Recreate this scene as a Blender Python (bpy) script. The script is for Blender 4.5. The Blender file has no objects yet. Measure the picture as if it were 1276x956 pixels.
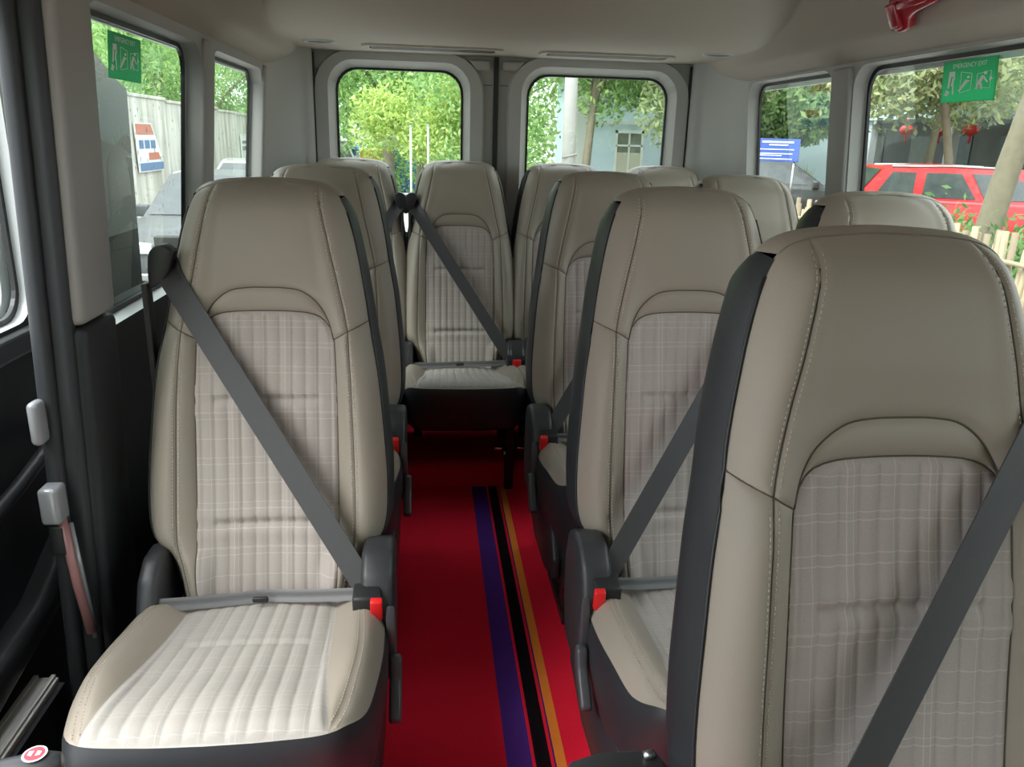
import bpy, bmesh, math, random
import numpy as np
from mathutils import Vector, Matrix
from mathutils.geometry import tessellate_polygon

random.seed(7); np.random.seed(7)
scene = bpy.context.scene
COL = scene.collection
R = math.radians

# ------------------------------------------------------------------ camera
W, H, F = 1276, 956, 977.6
YAW, PITCH, ROLL, ZC = R(6.394), R(17.273), R(1.671), 1.370
cd = bpy.data.cameras.new('camera'); cam = bpy.data.objects.new('camera', cd); COL.objects.link(cam)
cd.sensor_fit = 'HORIZONTAL'; cd.sensor_width = 36.0; cd.lens = F / W * 36.0
cd.clip_start = 0.02; cd.clip_end = 300
fw = Vector((math.sin(YAW) * math.cos(PITCH), math.cos(YAW) * math.cos(PITCH), -math.sin(PITCH)))
rt = Vector((math.cos(YAW), -math.sin(YAW), 0)); up = rt.cross(fw)
r2 = rt * math.cos(ROLL) + up * math.sin(ROLL); u2 = -rt * math.sin(ROLL) + up * math.cos(ROLL)
cam.matrix_world = Matrix(((r2.x, u2.x, -fw.x, 0), (r2.y, u2.y, -fw.y, 0), (r2.z, u2.z, -fw.z, ZC), (0, 0, 0, 1)))
scene.camera = cam

# ------------------------------------------------------------------ world, sun, exposure
world = bpy.data.worlds.new('overcast_sky'); scene.world = world; world.use_nodes = True
bg = world.node_tree.nodes['Background']
def sky_nodes(nt, bg):
    # overcast sky: three times brighter overhead than at the horizon
    tc = nt.nodes.new('ShaderNodeTexCoord'); sp = nt.nodes.new('ShaderNodeSeparateXYZ'); nt.links.new(tc.outputs['Generated'], sp.inputs[0])
    mr = nt.nodes.new('ShaderNodeMapRange'); mr.inputs['To Min'].default_value = 0.34; mr.inputs['To Max'].default_value = 1.0; nt.links.new(sp.outputs['Z'], mr.inputs['Value'])
    mu = nt.nodes.new('ShaderNodeMath'); mu.operation = 'MULTIPLY'; mu.inputs[1].default_value = 8.6; nt.links.new(mr.outputs[0], mu.inputs[0]); nt.links.new(mu.outputs[0], bg.inputs['Strength'])
    bg.inputs['Color'].default_value = (0.93, 0.97, 1.0, 1)
sky_nodes(world.node_tree, bg)
sd = bpy.data.lights.new('hazy_sun', 'SUN'); sd.energy = 5.2; sd.angle = R(32); sd.color = (1.0, 0.97, 0.92)
so = bpy.data.objects.new('hazy_sun', sd); COL.objects.link(so); so.rotation_euler = Vector((.55, .33, -.77)).to_track_quat('-Z', 'Y').to_euler()
vs = scene.view_settings
vs.view_transform = 'Standard'; vs.look = 'None'; vs.gamma = 1.0; vs.use_curve_mapping = False
vs.exposure = -0.22
scene.cycles.max_bounces = 10; scene.cycles.diffuse_bounces = 6; scene.cycles.transparent_max_bounces = 24
scene.cycles.sample_clamp_indirect = 6.0

# ------------------------------------------------------------------ materials
M = {}
def mat(name, col, rough=0.6, metal=0.0, spec=0.5, noise=None, bump=None, coat=0.0):
    m = bpy.data.materials.new(name); m.use_nodes = True; nt = m.node_tree; b = nt.nodes['Principled BSDF']
    b.inputs['Base Color'].default_value = (*col, 1); b.inputs['Roughness'].default_value = rough
    b.inputs['Metallic'].default_value = metal; b.inputs['Specular IOR Level'].default_value = spec
    b.inputs['Coat Weight'].default_value = coat
    tc = nt.nodes.new('ShaderNodeTexCoord')
    if noise:
        sc, amt = noise
        n = nt.nodes.new('ShaderNodeTexNoise'); n.inputs['Scale'].default_value = sc; n.inputs['Detail'].default_value = 4
        nt.links.new(tc.outputs['Object'], n.inputs['Vector'])
        mx = nt.nodes.new('ShaderNodeMix'); mx.data_type = 'RGBA'
        mx.inputs[6].default_value = (*[c * (1 - amt) for c in col], 1); mx.inputs[7].default_value = (*[min(1, c * (1 + amt)) for c in col], 1)
        nt.links.new(n.outputs['Fac'], mx.inputs[0]); nt.links.new(mx.outputs[2], b.inputs['Base Color'])
    if bump:
        sc, st = bump
        n = nt.nodes.new('ShaderNodeTexNoise'); n.inputs['Scale'].default_value = sc; n.inputs['Detail'].default_value = 3
        nt.links.new(tc.outputs['Object'], n.inputs['Vector'])
        bp = nt.nodes.new('ShaderNodeBump'); bp.inputs['Strength'].default_value = st; bp.inputs['Distance'].default_value = 0.002
        nt.links.new(n.outputs['Fac'], bp.inputs['Height']); nt.links.new(bp.outputs['Normal'], b.inputs['Normal'])
    M[name] = m
    return m

mat('leather', (0.345, 0.305, 0.252), 0.46, spec=0.4, bump=(420, 0.10))
mat('black_leather', (0.028, 0.031, 0.035), 0.42, spec=0.45, bump=(420, 0.12))
mat('black_plastic', (0.018, 0.019, 0.021), 0.45, bump=(300, 0.08))
mat('dark_plastic', (0.036, 0.038, 0.042), 0.42, bump=(260, 0.10))
mat('grey_lever', (0.06, 0.063, 0.07), 0.4)
mat('seam_shade', (0.10, 0.085, 0.065), 0.8)
mat('lap_webbing', (0.14, 0.14, 0.145), 0.5, noise=(600, 0.2))
mat('thread', (0.62, 0.57, 0.49), 0.7)
mat('webbing', (0.062, 0.062, 0.065), 0.55, noise=(600, 0.2))
mat('buckle_red', (0.75, 0.018, 0.02), 0.35)
mat('chrome', (0.7, 0.7, 0.7), 0.2, metal=1)
mat('steel', (0.45, 0.45, 0.46), 0.35, metal=1)
mat('trim_grey', (0.34, 0.335, 0.32), 0.55, bump=(350, 0.10))
mat('trim_light', (0.40, 0.40, 0.385), 0.5, bump=(350, 0.06))
mat('trim_door', (0.29, 0.285, 0.265), 0.55, bump=(350, 0.1))
mat('headliner', (0.38, 0.335, 0.29), 0.85, bump=(500, 0.12))
mat('trim_black', (0.020, 0.022, 0.026), 0.5, bump=(250, 0.12))
mat('rubber', (0.035, 0.038, 0.044), 0.5)
mat('gasket', (0.008, 0.009, 0.010), 0.4)
mat('sill_paint', (0.55, 0.57, 0.58), 0.4)
mat('grille', (0.085, 0.083, 0.08), 0.6)
mat('floor_vinyl', (0.05, 0.012, 0.014), 0.6)
mat('hammer_red', (0.33, 0.008, 0.022), 0.25, coat=0.4)
for nm_, c_ in (('sticker_green', (0.02, 0.42, 0.15)), ('sticker_white', (0.85, 0.87, 0.82))):
    m_ = mat(nm_, c_, 0.45); t_ = m_.node_tree; tr_ = t_.nodes.new('ShaderNodeBsdfTranslucent'); tr_.inputs['Color'].default_value = (*c_, 1)
    ms_ = t_.nodes.new('ShaderNodeMixShader'); ms_.inputs[0].default_value = 0.28 if nm_ == 'sticker_green' else 0.0; t_.links.new(t_.nodes['Principled BSDF'].outputs[0], ms_.inputs[1]); t_.links.new(tr_.outputs[0], ms_.inputs[2]); t_.links.new(ms_.outputs[0], t_.nodes['Material Output'].inputs['Surface'])
mat('clear_film', (0.30, 0.31, 0.33), 0.15, spec=0.8)
mat('pink_film', (0.36, 0.17, 0.17), 0.3)
mat('sill_metal', (0.62, 0.61, 0.58), 0.4, metal=0.3)
mat('badge_red', (0.7, 0.03, 0.06), 0.3)
mat('white_paint', (0.75, 0.76, 0.76), 0.3)
# outdoors
mat('asphalt', (0.40, 0.39, 0.37), 0.85, noise=(1.3, 0.25))
mat('soil', (0.14, 0.11, 0.07), 0.95, noise=(3, 0.4))
mat('concrete', (0.66, 0.64, 0.60), 0.85, noise=(1.6, 0.22))
def streaks(m, amt):
    nt = m.node_tree; b = nt.nodes['Principled BSDF']; src = b.inputs['Base Color'].links[0].from_socket
    tc = nt.nodes.new('ShaderNodeTexCoord'); mp = nt.nodes.new('ShaderNodeMapping'); mp.inputs['Scale'].default_value = (3, 3, .25); n = nt.nodes.new('ShaderNodeTexNoise'); n.inputs['Scale'].default_value = 1.6; n.inputs['Detail'].default_value = 6
    nt.links.new(tc.outputs['Object'], mp.inputs[0]); nt.links.new(mp.outputs[0], n.inputs['Vector'])
    cr = nt.nodes.new('ShaderNodeValToRGB'); cr.color_ramp.elements[0].position = .36; cr.color_ramp.elements[0].color = (.45, .43, .40, 1); cr.color_ramp.elements[1].position = .62; nt.links.new(n.outputs['Fac'], cr.inputs[0])
    mx = nt.nodes.new('ShaderNodeMix'); mx.data_type = 'RGBA'; mx.blend_type = 'MULTIPLY'; mx.inputs[0].default_value = amt
    nt.links.new(src, mx.inputs[6]); nt.links.new(cr.outputs[0], mx.inputs[7]); nt.links.new(mx.outputs[2], b.inputs['Base Color'])
streaks(M['concrete'], .7)
mat('bark', (0.19, 0.165, 0.115), 0.9, noise=(8, 0.3))
mat('pole_concrete', (0.38, 0.375, 0.36), 0.85, noise=(3, 0.12))
mat('blue_wall', (0.56, 0.69, 0.78), 0.7, noise=(2, 0.06))
mat('pale_wall', (0.66, 0.67, 0.67), 0.7)
mat('dim_wall', (0.20, 0.195, 0.18), 0.8, noise=(1.5, 0.2))
mat('dark_glass', (0.045, 0.055, 0.058), 0.12, spec=0.8, noise=(9, 0.6))
mat('window_dark', (0.16, 0.17, 0.15), 0.3, noise=(4, 0.3))
mat('curtain', (0.55, 0.53, 0.44), 0.8)
mat('car_red', (0.60, 0.012, 0.018), 0.3, coat=0.6)
mat('car_black', (0.03, 0.033, 0.036), 0.3, coat=0.6)
mat('car_silver', (0.09, 0.095, 0.10), 0.5, coat=0.1)
mat('car_white', (0.42, 0.43, 0.44), 0.3, coat=0.5)
mat('tyre', (0.02, 0.02, 0.02), 0.8)
mat('lamp_glass', (0.6, 0.62, 0.63), 0.1, spec=0.9)
mat('amber', (0.80, 0.36, 0.01), 0.3)
mat('tail_red', (0.5, 0.01, 0.01), 0.2)
mat('bamboo', (0.33, 0.26, 0.165), 0.6, noise=(5, 0.3))
mat('bamboo_dry', (0.22, 0.17, 0.11), 0.7, noise=(5, 0.3))
mat('sign_blue', (0.045, 0.10, 0.40), 0.5)
mat('poster_white', (0.75, 0.76, 0.77), 0.5)
mat('poster_red', (0.50, 0.16, 0.12), 0.5)
mat('poster_blue', (0.12, 0.20, 0.38), 0.5)
mat('lantern_red', (0.65, 0.02, 0.015), 0.5)
mat('bin_yellow', (0.75, 0.50, 0.05), 0.5)
mat('bin_blue', (0.06, 0.18, 0.50), 0.5)

def leafmat(name, c0, c1):
    m = bpy.data.materials.new(name); m.use_nodes = True; nt = m.node_tree; b = nt.nodes['Principled BSDF']; out = nt.nodes['Material Output']
    g = nt.nodes.new('ShaderNodeNewGeometry'); mx = nt.nodes.new('ShaderNodeMix'); mx.data_type = 'RGBA'
    mx.inputs[6].default_value = (*c0, 1); mx.inputs[7].default_value = (*c1, 1)
    nt.links.new(g.outputs['Random Per Island'], mx.inputs[0]); nt.links.new(mx.outputs[2], b.inputs['Base Color'])
    b.inputs['Roughness'].default_value = 0.5; b.inputs['Specular IOR Level'].default_value = 0.3
    tr = nt.nodes.new('ShaderNodeBsdfTranslucent'); nt.links.new(mx.outputs[2], tr.inputs['Color'])
    ms = nt.nodes.new('ShaderNodeMixShader'); ms.inputs[0].default_value = 0.45
    nt.links.new(b.outputs[0], ms.inputs[1]); nt.links.new(tr.outputs[0], ms.inputs[2]); nt.links.new(ms.outputs[0], out.inputs['Surface'])
    M[name] = m
leafmat('leaf_green', (0.16, 0.33, 0.10), (0.50, 0.68, 0.28))
leafmat('leaf_yellow', (0.26, 0.42, 0.10), (0.66, 0.74, 0.26))
leafmat('leaf_olive', (0.20, 0.28, 0.13), (0.52, 0.58, 0.30))
leafmat('leaf_shrub', (0.06, 0.15, 0.05), (0.24, 0.40, 0.15))
leafmat('leaf_agave', (0.22, 0.36, 0.12), (0.50, 0.60, 0.25))

def math_node(nt, op, a, b=None):
    n = nt.nodes.new('ShaderNodeMath'); n.operation = op
    for i, v in enumerate((a, b)):
        if v is None: continue
        if isinstance(v, (int, float)): n.inputs[i].default_value = v
        else: nt.links.new(v, n.inputs[i])
    return n.outputs[0]

def glassmat(name, tint, boost=1.0):
    m = bpy.data.materials.new(name); m.use_nodes = True; nt = m.node_tree; nt.nodes.remove(nt.nodes['Principled BSDF']); out = nt.nodes['Material Output']
    t = nt.nodes.new('ShaderNodeBsdfTransparent'); t.inputs['Color'].default_value = (*tint, 1)
    g = nt.nodes.new('ShaderNodeBsdfGlossy'); g.inputs['Roughness'].default_value = 0.015; g.inputs['Color'].default_value = (0.85, 0.95, 0.92, 1)
    lw = nt.nodes.new('ShaderNodeLayerWeight'); lw.inputs['Blend'].default_value = 0.5
    f5 = math_node(nt, 'POWER', lw.outputs['Facing'], 5.0)          # Schlick, two surfaces
    fr = math_node(nt, 'MINIMUM', math_node(nt, 'MULTIPLY', math_node(nt, 'ADD', math_node(nt, 'MULTIPLY', f5, 0.93), 0.07), boost), 1.0)
    ms = nt.nodes.new('ShaderNodeMixShader'); nt.links.new(fr, ms.inputs[0])
    nt.links.new(t.outputs[0], ms.inputs[1]); nt.links.new(g.outputs[0], ms.inputs[2]); nt.links.new(ms.outputs[0], out.inputs['Surface'])
    M[name] = m
glassmat('tinted_glass', (0.79, 0.86, 0.83), 1.0)
glassmat('clear_glass', (0.90, 0.93, 0.92))

def plaid(name, axis, base, line, ln_amt):
    """woven check: light threads at uneven spacing along x and along the panel"""
    m = bpy.data.materials.new(name); m.use_nodes = True; nt = m.node_tree; b = nt.nodes['Principled BSDF']
    tc = nt.nodes.new('ShaderNodeTexCoord'); sp = nt.nodes.new('ShaderNodeSeparateXYZ'); nt.links.new(tc.outputs['Object'], sp.inputs[0])
    def lines(sock, period, off, w):
        f = math_node(nt, 'FRACT', math_node(nt, 'ADD', math_node(nt, 'DIVIDE', sock, period), off))
        return math_node(nt, 'LESS_THAN', f, w / period)
    X = sp.outputs['X']; Z = sp.outputs[axis]
    tot = None
    for s, per, off, w in ((X, .055, .15, .0013), (X, .11, .66, .0016), (Z, .094, .10, .0016), (Z, .094, .52, .0014), (Z, .094, .66, .0016), (Z, .141, .33, .0014)):
        v = lines(s, per, off, w)
        tot = v if tot is None else math_node(nt, 'ADD', tot, v)
    tot = math_node(nt, 'MULTIPLY', math_node(nt, 'MINIMUM', tot, 1.4), ln_amt)
    n = nt.nodes.new('ShaderNodeTexNoise'); n.inputs['Scale'].default_value = 900; nt.links.new(tc.outputs['Object'], n.inputs['Vector'])
    mx = nt.nodes.new('ShaderNodeMix'); mx.data_type = 'RGBA'; mx.inputs[6].default_value = (*base, 1); mx.inputs[7].default_value = (*line, 1)
    nt.links.new(tot, mx.inputs[0])
    m2 = nt.nodes.new('ShaderNodeMix'); m2.data_type = 'RGBA'; m2.blend_type = 'MULTIPLY'; m2.inputs[0].default_value = 0.35
    nt.links.new(mx.outputs[2], m2.inputs[6]); nt.links.new(n.outputs['Fac'], m2.inputs[7]); nt.links.new(m2.outputs[2], b.inputs['Base Color'])
    b.inputs['Roughness'].default_value = 0.9; b.inputs['Specular IOR Level'].default_value = 0.15
    bp = nt.nodes.new('ShaderNodeBump'); bp.inputs['Strength'].default_value = 0.15; bp.inputs['Distance'].default_value = 0.001
    nt.links.new(n.outputs['Fac'], bp.inputs['Height']); nt.links.new(bp.outputs['Normal'], b.inputs['Normal'])
    M[name] = m
plaid('plaid_back', 'Z', (0.53, 0.475, 0.44), (0.82, 0.77, 0.70), 0.42)
plaid('plaid_seat', 'Y', (0.49, 0.465, 0.43), (0.82, 0.79, 0.72), 0.25)

def carpet_mat():
    m = bpy.data.materials.new('carpet'); m.use_nodes = True; nt = m.node_tree; b = nt.nodes['Principled BSDF']
    tc = nt.nodes.new('ShaderNodeTexCoord'); sp = nt.nodes.new('ShaderNodeSeparateXYZ'); nt.links.new(tc.outputs['Object'], sp.inputs[0])
    n = nt.nodes.new('ShaderNodeTexNoise'); n.inputs['Scale'].default_value = 260; n.inputs['Detail'].default_value = 3; nt.links.new(tc.outputs['Object'], n.inputs['Vector'])
    cr = nt.nodes.new('ShaderNodeValToRGB'); cr.color_ramp.interpolation = 'CONSTANT'
    stops = [(0, (.95, .018, .050)), (.172, (.105, .032, .27)), (.233, (.95, .018, .050)), (.240, (.010, .006, .008)), (.274, (.95, .018, .050)),
             (.285, (.06, .02, .15)), (.289, (.95, .27, .04)), (.310, (.95, .018, .050))]
    el = cr.color_ramp.elements
    for i, (p, c) in enumerate(stops):
        e = el[i] if i < 2 else el.new(p)
        e.position = p; e.color = (*c, 1)
    nt.links.new(math_node(nt, 'MAXIMUM', sp.outputs['X'], 0.0), cr.inputs[0])
    m2 = nt.nodes.new('ShaderNodeMix'); m2.data_type = 'RGBA'; m2.blend_type = 'MULTIPLY'; m2.inputs[0].default_value = 0.14
    nt.links.new(cr.outputs[0], m2.inputs[6]); nt.links.new(n.outputs['Fac'], m2.inputs[7]); nt.links.new(m2.outputs[2], b.inputs['Base Color'])
    b.inputs['Roughness'].default_value = 0.95; b.inputs['Specular IOR Level'].default_value = 0.1
    bp = nt.nodes.new('ShaderNodeBump'); bp.inputs['Strength'].default_value = 0.5; bp.inputs['Distance'].default_value = 0.003
    nt.links.new(n.outputs['Fac'], bp.inputs['Height']); nt.links.new(bp.outputs['Normal'], b.inputs['Normal'])
    M['carpet'] = m
carpet_mat()
mat('carpet_red', (0.95, 0.018, 0.05), 0.95, spec=0.1, noise=(260, 0.35), bump=(260, 0.4))
mat('carpet_purple', (0.10, 0.03, 0.26), 0.95, spec=0.1, noise=(260, 0.3))

# ------------------------------------------------------------------ mesh helpers
def mesh(name, V, Fc, m, parent=None, smooth=True, loc=None):
    me = bpy.data.meshes.new(name); me.from_pydata([tuple(map(float, v)) for v in V], [], [tuple(map(int, f)) for f in Fc])
    if smooth: me.polygons.foreach_set('use_smooth', [True] * len(me.polygons))
    me.materials.append(M[m]); me.update()
    o = bpy.data.objects.new(name, me); COL.objects.link(o)
    if parent is not None: o.parent = parent
    if loc is not None: o.location = loc
    return o
def from_bm(name, bm, m, parent=None, smooth=False):
    me = bpy.data.meshes.new(name); bmesh.ops.recalc_face_normals(bm, faces=bm.faces); bm.to_mesh(me); bm.free()
    if smooth: me.polygons.foreach_set('use_smooth', [True] * len(me.polygons))
    me.materials.append(M[m]); o = bpy.data.objects.new(name, me); COL.objects.link(o)
    if parent is not None: o.parent = parent
    return o
def empty(name, loc=(0, 0, 0), rz=0):
    o = bpy.data.objects.new(name, None); o.empty_display_size = 0.1; COL.objects.link(o); o.location = loc; o.rotation_euler = (0, 0, rz); return o
def tag(o, label=None, cat=None, group=None, kind=None):
    if label: o['label'] = label
    if cat: o['category'] = cat
    if group: o['group'] = group
    if kind: o['kind'] = kind
    return o
def copy_tree(o, parent=None):
    c = o.copy(); COL.objects.link(c); c.parent = parent
    for ch in list(o.children): copy_tree(ch, c)
    return c
def grid_faces(n, m, off=0, flip=False):
    fs = []
    for i in range(n - 1):
        for j in range(m - 1):
            a, b, c, d = off + i * m + j, off + (i + 1) * m + j, off + (i + 1) * m + j + 1, off + i * m + j + 1
            fs.append((a, d, c, b) if flip else (a, b, c, d))
    return fs
class MB:
    """collects pieces of one part"""
    def __init__(s): s.V = []; s.F = []
    def add(s, V, Fc):
        o = len(s.V); s.V += [tuple(v) for v in V]; s.F += [tuple(i + o for i in f) for f in Fc]; return s
    def grid(s, P, flip=False):
        n, m = P.shape[:2]; return s.add(P.reshape(-1, 3), grid_faces(n, m, 0, flip))
    def build(s, name, m, parent=None, smooth=True): return mesh(name, s.V, s.F, m, parent, smooth)
    def box(s, x0, x1, y0, y1, z0, z1, b=0.0):
        bm = bmesh.new(); bmesh.ops.create_cube(bm, size=1)
        for v in bm.verts: v.co = Vector(((x0 + x1) / 2 + v.co.x * (x1 - x0), (y0 + y1) / 2 + v.co.y * (y1 - y0), (z0 + z1) / 2 + v.co.z * (z1 - z0)))
        if b > 0: bmesh.ops.bevel(bm, geom=list(bm.edges), offset=b, segments=3, profile=0.5, affect='EDGES')
        bm.verts.index_update(); s.add([v.co[:] for v in bm.verts], [[v.index for v in f.verts] for f in bm.faces]); bm.free(); return s
    def prism(s, poly, ax, a0, a1, b=0.0):
        """polygon in the two other axes, extruded along ax from a0 to a1, bevelled"""
        bm = bmesh.new()
        def mk(p, a): return {'x': (a, p[0], p[1]), 'y': (p[0], a, p[1]), 'z': (p[0], p[1], a)}[ax]
        lo = [bm.verts.new(mk(p, a0)) for p in poly]; hi = [bm.verts.new(mk(p, a1)) for p in poly]
        bm.faces.new(lo); bm.faces.new(hi[::-1]); n = len(poly)
        for i in range(n): bm.faces.new((lo[i], hi[i], hi[(i + 1) % n], lo[(i + 1) % n]))
        bmesh.ops.recalc_face_normals(bm, faces=bm.faces)
        if b > 0: bmesh.ops.bevel(bm, geom=[e for e in bm.edges], offset=b, segments=2, profile=0.5, affect='EDGES', clamp_overlap=True)
        bm.verts.index_update(); s.add([v.co[:] for v in bm.verts], [[v.index for v in f.verts] for f in bm.faces]); bm.free(); return s
    def tube(s, pts, r, n=10, cap=True):
        pts = [Vector(p) for p in pts]; rs = r if isinstance(r, (list, tuple)) else [r] * len(pts); ring = []
        for i, p in enumerate(pts):
            t = (pts[min(i + 1, len(pts) - 1)] - pts[max(i - 1, 0)]).normalized()
            a = t.cross(Vector((0, 0, 1)) if abs(t.z) < .9 else Vector((1, 0, 0))).normalized(); b = t.cross(a)
            ring.append([p + (a * math.cos(2 * math.pi * k / n) + b * math.sin(2 * math.pi * k / n)) * rs[i] for k in range(n)])
        V = [v for rg in ring for v in rg]; Fc = []
        for i in range(len(pts) - 1):
            for k in range(n): Fc.append((i * n + k, i * n + (k + 1) % n, (i + 1) * n + (k + 1) % n, (i + 1) * n + k))
        if cap: Fc.append(tuple(range(n))[::-1]); Fc.append(tuple((len(pts) - 1) * n + k for k in range(n)))
        return s.add(V, Fc)
def catmull(P, n):
    P = np.array(P, float); P = np.vstack([2 * P[0] - P[1], P, 2 * P[-1] - P[-2]]); out = []
    for i in range(1, len(P) - 2):
        for k in range(n):
            t = k / n; a, b, c, d = P[i - 1], P[i], P[i + 1], P[i + 2]
            out.append(.5 * (2 * b + (c - a) * t + (2 * a - 5 * b + 4 * c - d) * t * t + (3 * b - a - 3 * c + d) * t ** 3))
    out.append(P[-2]); return np.array(out)
def resample(P, n, warp=0.0):
    P = np.array(P, float); L = np.r_[0, np.cumsum(np.linalg.norm(np.diff(P, axis=0), axis=1))]; t = np.linspace(0, 1, n); t = L[-1] * ((1 - warp) * t + warp * (.5 - .5 * np.cos(np.pi * t)))
    return np.stack([np.interp(t, L, P[:, k]) for k in range(P.shape[1])], 1)
def sstep(a, b, x): t = np.clip((x - a) / (b - a), 0, 1); return t * t * (3 - 2 * t)
def dist_poly(Q, P):
    """distance of points Q (n,2) to polyline P (k,2)"""
    A = P[:-1]; B = P[1:]; AB = B - A; L2 = np.maximum((AB ** 2).sum(1), 1e-12)
    t = np.clip(((Q[:, None] - A[None]) * AB[None]).sum(2) / L2[None], 0, 1)
    C = A[None] + t[..., None] * AB[None]
    return np.sqrt(((Q[:, None] - C) ** 2).sum(2)).min(1)
def rrect(a0, a1, b0, b1, r, n=6, rb=None):
    rb = r if rb is None else rb; P = []
    for cx, cy, a, q in ((a1 - rb, b0 + rb, -90, rb), (a1 - r, b1 - r, 0, r), (a0 + r, b1 - r, 90, r), (a0 + rb, b0 + rb, 180, rb)):
        for k in range(n + 1): t = R(a + 90 * k / n); P.append((cx + q * math.cos(t), cy + q * math.sin(t)))
    return P
def plate(outer, holes, fmap, subdiv=False):
    """flat sheet with holes in 2-d, mapped to 3-d"""
    loops = [[Vector((p[0], p[1], 0)) for p in lp] for lp in [outer] + holes]
    tris = tessellate_polygon(loops); flat = [p for lp in [outer] + holes for p in lp]
    return [fmap(*p) for p in flat], [tuple(t) for t in tris]
def strip_between(A, B):
    n = len(A); return list(A) + list(B), [(i, (i + 1) % n, n + (i + 1) % n, n + i) for i in range(n)]
def split_z(o, z, name_hi, m_hi, name_lo, m_lo, parent=None):
    """cut a mesh at height z into an upper and a lower object"""
    res = []
    for hi, nm, m in ((True, name_hi, m_hi), (False, name_lo, m_lo)):
        bm = bmesh.new(); bm.from_mesh(o.data)
        bmesh.ops.bisect_plane(bm, geom=bm.verts[:] + bm.edges[:] + bm.faces[:], plane_co=(0, 0, z), plane_no=(0, 0, 1), clear_inner=hi, clear_outer=not hi)
        res.append(from_bm(nm, bm, m, parent))
    bpy.data.objects.remove(o); return res

# ------------------------------------------------------------------ the van
XC = 0.353
def XL(z): return -(0.64 + 0.09 * (1.55 - z))
def XR(z): return 2 * XC - XL(z)
ZT = 1.66
TWO = 1.01          # where grey trim meets black trim

fl = MB(); fl.box(-1.0, 1.75, -1.3, 3.86, -0.06, -0.004); floor = fl.build('floor', 'floor_vinyl', smooth=False)
tag(floor, 'dark red van floor under the seats and carpet runner', 'floor', kind='structure')

# ceiling: side coves, raised centre, low rear ledge with the air outlets
US = catmull([(1.0, 1.62), (.985, 1.632), (.945, 1.662), (.915, 1.69), (.893, 1.745), (.872, 1.83), (.835, 1.91), (.76, 1.965), (.62, 1.995), (.4, 2.01), (.2, 2.02), (0, 2.025)], 6)
def rear_z(y): return 2.55 - 0.832 * (1 - (1 - np.clip((y - 2.10) / 1.10, 0, 1)) ** 2.4)
def smin(a, b, k):
    h = np.clip(.5 + .5 * (b - a) / k, 0, 1); return b * (1 - h) + a * h - k * h * (1 - h)
us = np.r_[US[:, 0], -US[::-1][1:, 0]]; cs = np.r_[US[:, 1], US[::-1][1:, 1]]
ys = np.r_[np.linspace(-1.05, 2.2, 14), np.linspace(2.3, 3.77, 60)]
P = np.zeros((len(ys), len(us), 3))
for i, y in enumerate(ys):
    P[i, :, 0] = XC + us; P[i, :, 1] = y; P[i, :, 2] = smin(cs, np.full_like(cs, rear_z(y)), 0.035) + .0
ceiling = MB().grid(P).build('ceiling', 'headliner'); tag(ceiling, 'beige moulded van headliner sloping down to a rear ledge', 'ceiling', kind='structure')
mb = MB(); mb.box(-.75, 1.46, -1.1, 3.9, 2.12, 2.14); mb.box(-.75, 1.46, 3.78, 3.80, 1.70, 2.14); mb.box(-.75, -.74, -1.1, 3.8, 1.60, 2.14); mb.box(1.45, 1.46, -1.1, 3.8, 1.60, 2.14); mb.box(-.75, 1.46, -1.1, -1.05, 1.66, 2.14)
mb.build('roof_skin', 'white_paint', ceiling, smooth=False)

def wall_side(side):
    X = XL if side < 0 else XR
    s = -1 if side < 0 else 1
    nm = 'left' if side < 0 else 'right'
    if side < 0: y0 = 1.53; holes = [(1.672, 2.49), (2.60, 3.36)]
    else: y0 = -1.7; holes = [(-.85, .20), (.45, 2.53), (2.66, 3.39)]
    hz = [(0.95, 1.604 if side < 0 else 1.622)] * len(holes)
    if side > 0: hz[0] = (.9, 1.56)
    f_in = lambda y, z: (X(z), y, z)
    f_gl = lambda y, z: (X(z) + s * .05, y, z)
    hi = [rrect(a, b, c, d, .075) for (a, b), (c, d) in zip(holes, hz)]
    hg = [rrect(a + .004, b - .004, c + .002, d - .004, .07) for (a, b), (c, d) in zip(holes, hz)]
    V, Fc = plate([(y0, 0), (3.76, 0), (3.76, ZT), (y0, ZT)], hi, f_in)
    tmp = mesh('tmp', V, Fc, 'trim_grey')
    up_, lo_ = split_z(tmp, TWO, 'wall_' + nm, 'trim_grey', 'lower_panel', 'trim_black')
    lo_.parent = up_
    tag(up_, 'grey moulded side wall trim around the windows on the ' + ('single seat side' if side < 0 else 'double seat side'), 'wall', kind='structure')
    for A, B in zip(hi, hg):
        V, Fc = strip_between([f_in(*p) for p in A], [f_gl(*p) for p in B]); low = [f for f in Fc if max(V[i][2] for i in f) < 1.0]
        mesh('window_reveal', V, [f for f in Fc if f not in low], 'trim_grey', up_); mesh('window_sill', V, low, 'sill_paint', up_)
    return up_, hg, f_gl
win_no = [0]
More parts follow.
